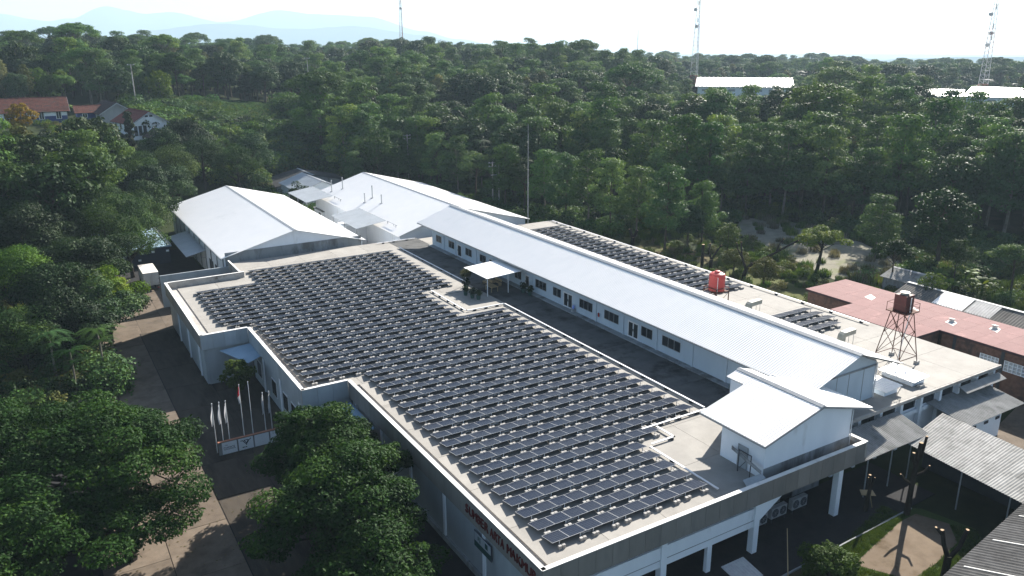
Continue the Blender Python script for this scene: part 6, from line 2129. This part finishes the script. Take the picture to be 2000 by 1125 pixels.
def scatter(name, label, cat, items, protos):
    """one object: instances of the prototypes on points (x,y,z,scale,rot,kind)"""
    me = bpy.data.meshes.new(name)
    me.from_pydata([q[:3] for q in items], [], [])
    for nm, tp, k in (('scl', 'FLOAT', 3), ('rot', 'FLOAT', 4), ('kind', 'INT', 5)):
        a = me.attributes.new(nm, tp, 'POINT')
        a.data.foreach_set('value', [q[k] for q in items])
    o = link(name, me)
    tag(o, label, cat, None, 'stuff')
    ng = bpy.data.node_groups.new(name, 'GeometryNodeTree')
    ng.interface.new_socket('Geometry', in_out='INPUT', socket_type='NodeSocketGeometry')
    ng.interface.new_socket('Geometry', in_out='OUTPUT', socket_type='NodeSocketGeometry')
    N, L = ng.nodes, ng.links
    gi, go = N.new('NodeGroupInput'), N.new('NodeGroupOutput')
    jn = N.new('GeometryNodeJoinGeometry')
    def attr(nm, tp):
        a = N.new('GeometryNodeInputNamedAttribute')
        a.data_type = tp
        a.inputs['Name'].default_value = nm
        return a.outputs['Attribute']
    rot = N.new('ShaderNodeCombineXYZ')
    L.new(attr('rot', 'FLOAT'), rot.inputs[2])
    scl = attr('scl', 'FLOAT')
    kd = attr('kind', 'INT')
    for k, p in enumerate(protos):
        oi = N.new('GeometryNodeObjectInfo')
        oi.inputs['Object'].default_value = p
        oi.inputs['As Instance'].default_value = True
        cp = N.new('FunctionNodeCompare')
        cp.data_type = 'INT'
        cp.operation = 'EQUAL'
        L.new(kd, cp.inputs[2])
        cp.inputs[3].default_value = k
        ip = N.new('GeometryNodeInstanceOnPoints')
        L.new(gi.outputs[0], ip.inputs['Points'])
        L.new(cp.outputs[0], ip.inputs['Selection'])
        L.new(oi.outputs['Geometry'], ip.inputs['Instance'])
        L.new(rot.outputs[0], ip.inputs['Rotation'])
        L.new(scl, ip.inputs['Scale'])
        L.new(ip.outputs[0], jn.inputs[0])
    L.new(jn.outputs[0], go.inputs[0])
    md = o.modifiers.new('scatter', 'NODES')
    md.node_group = ng
    return o


def join_meshes(name, a, b):
    """one mesh from a trunk and a crown, for the mass of distant trees"""
    me = bpy.data.meshes.new(name)
    va = np.empty(len(a.vertices) * 3, np.float32); a.vertices.foreach_get('co', va)
    vb = np.empty(len(b.vertices) * 3, np.float32); b.vertices.foreach_get('co', vb)
    na = len(a.vertices)
    la = np.empty(len(a.loops), np.int32); a.loops.foreach_get('vertex_index', la)
    lb = np.empty(len(b.loops), np.int32); b.loops.foreach_get('vertex_index', lb)
    sa = np.empty(len(a.polygons), np.int32); a.polygons.foreach_get('loop_start', sa)
    sb = np.empty(len(b.polygons), np.int32); b.polygons.foreach_get('loop_start', sb)
    me.vertices.add(na + len(b.vertices)); me.vertices.foreach_set('co', np.concatenate([va, vb]))
    me.loops.add(len(la) + len(lb)); me.loops.foreach_set('vertex_index', np.concatenate([la, lb + na]))
    me.polygons.add(len(sa) + len(sb)); me.polygons.foreach_set('loop_start', np.concatenate([sa, sb + len(la)]))
    me.materials.append(a.materials[0]); me.materials.append(b.materials[0])
    me.polygons.foreach_set('material_index', np.concatenate([np.zeros(len(sa), np.int32), np.ones(len(sb), np.int32)]))
    at = me.attributes.new('tint', 'FLOAT', 'FACE')
    tb = np.empty(len(sb), np.float32); b.attributes['tint'].data.foreach_get('value', tb)
    at.data.foreach_set('value', np.concatenate([np.full(len(sa), .5, np.float32), tb]))
    me.update(calc_edges=True)
    return bpy.data.objects.new(name, me)


PROTO = [join_meshes('forest_proto', a, b) for a, b in SP]
items = [(x, y, ground_z(x, y) - .3, s, rz, i) for d, x, y, i, s, rz, az in pts[NEAR:]]
# beyond: the same wood thinning out to the horizon
rng = random.Random(9)
d = 545.0
while d < 1500:
    az = -6.0
    while az < 69:
        a = rad(az + rng.uniform(-.4, .4))
        dd = d + rng.uniform(-7, 7)
        x, y = dd * math.sin(a), dd * math.cos(a)
        if not in_clear(x, y) and rng.random() < .8:
            items.append((x, y, ground_z(x, y) - .3, rng.uniform(.85, 1.5), rng.uniform(0, 6.28), rng.choice([4, 5, 6, 7, 8, 0, 1, 2, 9, 12, 13])))
        az += math.degrees(8.5 / d) * (1 if d < 900 else 1.4)
    d *= 1.016 if d < 900 else 1.025
scatter('forest', 'dense green forest covering the slopes out to the horizon', 'forest', items, PROTO)
print('forest', len(items), 'near', NEAR, 'sampled', len(pts))

# ---- undergrowth and grass tufts
def tuft_mesh(seed, h, n, spread, mt, lean=.5, w=.05):
    rg = np.random.default_rng(seed)
    V, T = [], []
    for k in range(n):
        a, q = rg.uniform(0, 6.28), spread * math.sqrt(rg.random())
        p = np.array([q * math.cos(a), q * math.sin(a), -.05])
        b = rg.uniform(0, 6.28)
        dirv = np.array([math.cos(b) * lean * rg.random(), math.sin(b) * lean * rg.random(), 1.0]) * h * rg.uniform(.6, 1.2)
        sd = np.array([-math.sin(b), math.cos(b), 0]) * w * rg.uniform(.7, 1.4)
        V.append([p - sd, p + sd, p + dirv + sd * .2, p + dirv - sd * .2])
        T.append(rg.random())
    return quads('tuft', np.array(V), T, mt)


def bare(name, me):
    return bpy.data.objects.new(name, me)


def shrub_mesh(seed, mt, R=1.2, n=500, ls=.34):
    cl = clumps_ball(seed, R, R * .75, R * .8, 12, R * .5)
    return leaf_mesh('shrub', cl, n, ls, .35, seed, mt, .55)


UP = [bare('undergrowth_proto', shrub_mesh(400, 'leaf_lime')), bare('undergrowth_proto', shrub_mesh(401, 'leaf_broad')), bare('undergrowth_proto', shrub_mesh(402, 'leaf_olive')),
      bare('undergrowth_proto', shrub_mesh(403, 'leaf_sengon', 1.5, 650)), bare('undergrowth_proto', tuft_mesh(404, 1.5, 160, 1.3, 'leaf_grass', .6, .07)), bare('undergrowth_proto', tuft_mesh(405, 1.5, 160, 1.3, 'leaf_reed', .5, .05))]
rng = random.Random(21)
ug = []


def blocked(x, y):
    if 54 < x < 77.5 and 189 < y < 226: return True
    if 27 < x < 48 and 183 < y < 215: return True
    if 100.5 < x < 118 and 22 < y < 70: return True
    return False


def inpoly(x, y, P):
    c = False
    for (xa, ya), (xb, yb) in zip(P, P[1:] + P[:1]):
        if (ya > y) != (yb > y) and x < (xb - xa) * (y - ya) / (yb - ya) + xa:
            c = not c
    return c


FIELD = [(116, 84), (127, 77), (134, 80), (143, 98), (147, 121), (140, 128), (128, 118), (122, 100)]


def strew(n, xr, yr, kinds, smin, smax, cond=None):
    for _ in range(n):
        x, y = rng.uniform(*xr), rng.uniform(*yr)
        if blocked(x, y) or (cond and not cond(x, y)):
            continue
        ug.append((x, y, ground_z(x, y), rng.uniform(smin, smax), rng.uniform(0, 6.28), rng.choice(kinds)))


nf = lambda x, y: not inpoly(x, y, FIELD) and x > 88.8 + (13 if y < 72 else 0) and (x > 107 or rng.random() < .3)
strew(1000, (89, 126), (72, 150), [0, 0, 2, 4, 4, 4], .3, .75, nf)
strew(700, (126, 165), (72, 150), [0, 1, 3, 4, 4, 0], .6, 1.2, nf)
strew(240, (92, 108), (76, 170), [2, 4, 0, 2, 5], .3, .8, nf)
strew(500, (118, 175), (40, 100), [0, 1, 4, 4, 3], .6, 1.3, nf)
strew(160, (116, 147), (77, 128), [5, 5, 4], .5, 1.0, lambda x, y: inpoly(x, y, FIELD) and rng.random() < .6)
strew(260, (118, 140), (76, 96), [5, 5, 5, 4], .7, 1.2, lambda x, y: nf(x, y))
strew(700, (88, 112), (128, 215), [0, 1, 3, 4], .7, 1.4, lambda x, y: x > 89)
strew(1300, (28, 92), (184, 300), [0, 0, 1, 3, 4, 2], .9, 1.9, lambda x, y: not (46 < x < 80 and 262 < y < 318) and not (x < 40 and y > 225 and y < 280))
strew(500, (30, 100), (226, 300), [0, 3, 1, 0], 1.2, 2.4, lambda x, y: not (46 < x < 82 and 266 < y < 318))
strew(260, (-12, 24), (196, 236), [1, 2, 0, 3], .8, 1.7, lambda x, y: not (3 < x < 21 and 218 < y < 230))
strew(160, (-14, 36), (222, 262), [4, 2, 0], .5, 1.0, lambda x, y: not (22 < x < 36))
strew(300, (-10, 9), (96, 180), [1, 2, 3], .7, 1.4, lambda x, y: x < 5.5)
strew(200, (34, 60), (245, 300), [0, 3, 4], .8, 1.6)
scatter('undergrowth', 'mixed green undergrowth, shrubs and tall grass around the compound', 'undergrowth', ug, UP)

# fallen leaves on the paving
rng = random.Random(51)
lit = []
for _ in range(900):
    a, q = rng.uniform(0, 6.28), 12 * math.sqrt(rng.random())
    cx, cy = rng.choice([(3, 68), (15, 56), (12, 60), (9, 118), (10, 110)])
    x, y = cx + q * math.cos(a), cy + q * math.sin(a)
    if 0.3 < x < 20 and 41 < y < 126:
        lit.append((x, y, .1 if x < 10.05 else .052, rng.uniform(.6, 1.6), rng.uniform(0, 6.28), 0))
LM = MB().add([(-.07, 0, 0), (0, -.04, .015), (.08, 0, .0), (0, .04, .015)], [(0, 1, 2, 3)]).mesh('litter', 'litter')
scatter('leaf_litter', 'dry fallen leaves scattered over the paved yard', 'leaves', lit, [bpy.data.objects.new('litter_proto', LM)])

# crop rows on the terraced slope
crop = []
rng = random.Random(31)
for r in range(34):
    for k in range(26):
        u, w = r / 33, k / 25
        x, y = 47 + 36 * u + w * 6, 304 - 26 * u * .35 - w * 30
        y = 316 - w * 42 - u * 8
        crop.append((x + rng.uniform(-.12, .12), y + rng.uniform(-.3, .3), ground_z(x, y) - .05, rng.uniform(.45, .62), rng.uniform(0, 6.28), 0 if rng.random() < .8 else 1))
CP = [bare('crop_proto', shrub_mesh(410, 'leaf_sengon', 1.0, 160, .5)), bare('crop_proto', shrub_mesh(411, 'leaf_lime', 1.0, 160, .5))]
scatter('crop_rows', 'rows of low crops on the terraced field left of centre', 'crops', crop, CP)

# lawn strips beside the bare ground
def lawn():
    rg = random.Random(41)
    it = []
    A = [(50.2, 33.4), (60.2, 35.9), (60.4, 34.0), (59.3, 33.7), (55.2, 32.9), (51.2, 32.1)]
    B = [(53.2, 28.3), (56.5, 28.5), (60.4, 29.2), (62.5, 30.9), (63.6, 29.6), (61, 27.2), (53.6, 25.6)]
    Cc = [(44, 33), (51, 33.3), (51, 31.8), (52.6, 28.5), (53, 25.8), (44, 25)]
    for P, n in ((A, 1400), (B, 1600), (Cc, 1500)):
        xs, ys = [p[0] for p in P], [p[1] for p in P]
        for _ in range(n):
            x, y = rg.uniform(min(xs), max(xs)), rg.uniform(min(ys), max(ys))
            if inpoly(x, y, P):
                it.append((x, y, 0.02, rg.uniform(.6, 1.2), rg.uniform(0, 6.28), 0))
    return it


scatter('grass', 'short green lawn grass around the bare earth patch in the yard', 'grass', lawn(), [bare('grass_proto', tuft_mesh(420, .16, 50, .22, 'leaf_grass', .9, .02))])

# ---- potted plants on the roof terrace
POT = MB().lathe((0, 0, 0), [(.2, 0), (.24, .05), (.3, .5), (.33, .52), (.33, .58), (.28, .56)], 12).mesh('pot', 'pot_green')
pm = [leaf_mesh('foliage', clumps_ball(430 + k, .35, .95, .4, 9, .25), 260, .22, .3, 430 + k, 'leaf_broad', .5) for k in range(2)]
for k, (x, y, s, lab) in enumerate(((49.7, 94.2, 1.0, 'potted plant at the kerb corner of the roof terrace'), (49.9, 92.6, 1.05, 'potted plant in the middle of three by the terrace kerb'), (50.3, 91.6, 1.05, 'potted plant nearest the solar panels on the terrace'),
                                     (51.0, 96.5, 1.2, 'dark potted shrub beside the canopy post'), (57.2, 91.0, 1.1, 'potted plant beside the long house door'), (57.3, 89.4, 1.0, 'potted plant under the long house windows'))):
    t = thing('potted_plant', lab, 'plant', (x, y, RZ), 'potted plants on the roof terrace')
    t.scale = (s, s, s)
    link('pot', POT, t)
    link('foliage', pm[k % 2], t)
t = thing('terrace_tree', 'pale round-topped small tree in a pot beside the white canopy', 'plant', (51.6, 97.6, RZ))
cl = clumps_ball(440, .75, 2.1, .55, 14, .36)
link('pot', POT, t)
link('trunk', MB().path([(0, 0, .4), (.05, 0, 1.2), (0, 0, 2)], [.05, .04, .03], n=6).mesh('trunk', 'bark'), t)
link('crown', leaf_mesh('crown', cl, 900, .2, .3, 440, 'leaf_olive', .5), t)
t = thing('palm_plant', 'small palm-like plant at the house wall behind the stair hut', 'plant', (57.2, 51.2, RZ))
link('stem', MB().path([(0, 0, 0), (.02, 0, 1.0)], [.06, .04], n=6).mesh('stem', 'bark'), t)
fr = link('fronds', frond_mesh('fronds', 1.0, 8, .8, 450, 'leaf_lime', 1), t)

# ------------------------------------------------------------------ haze over the land
hz = MB().box(-14500, 14500, -14500, 14500, -330, 480)
me = hz.mesh('haze', 'mountain')
me.materials.clear()
hm = bpy.data.materials.new('haze')
hm.use_nodes = True
nt = hm.node_tree
nt.nodes.remove(nt.nodes['Principled BSDF'])
pv = nt.nodes.new('ShaderNodeVolumePrincipled')
pv.inputs['Color'].default_value = (0.62, 0.83, 1.0, 1)
pv.inputs['Density'].default_value = 0.00014
pv.inputs['Anisotropy'].default_value = 0.1
nt.links.new(pv.outputs[0], nt.nodes['Material Output'].inputs['Volume'])
me.materials.append(hm)
ho = link('haze', me)
ho['kind'] = 'stuff'
ho['label'] = 'pale blue haze over the far hills and forest'
ho['category'] = 'haze'
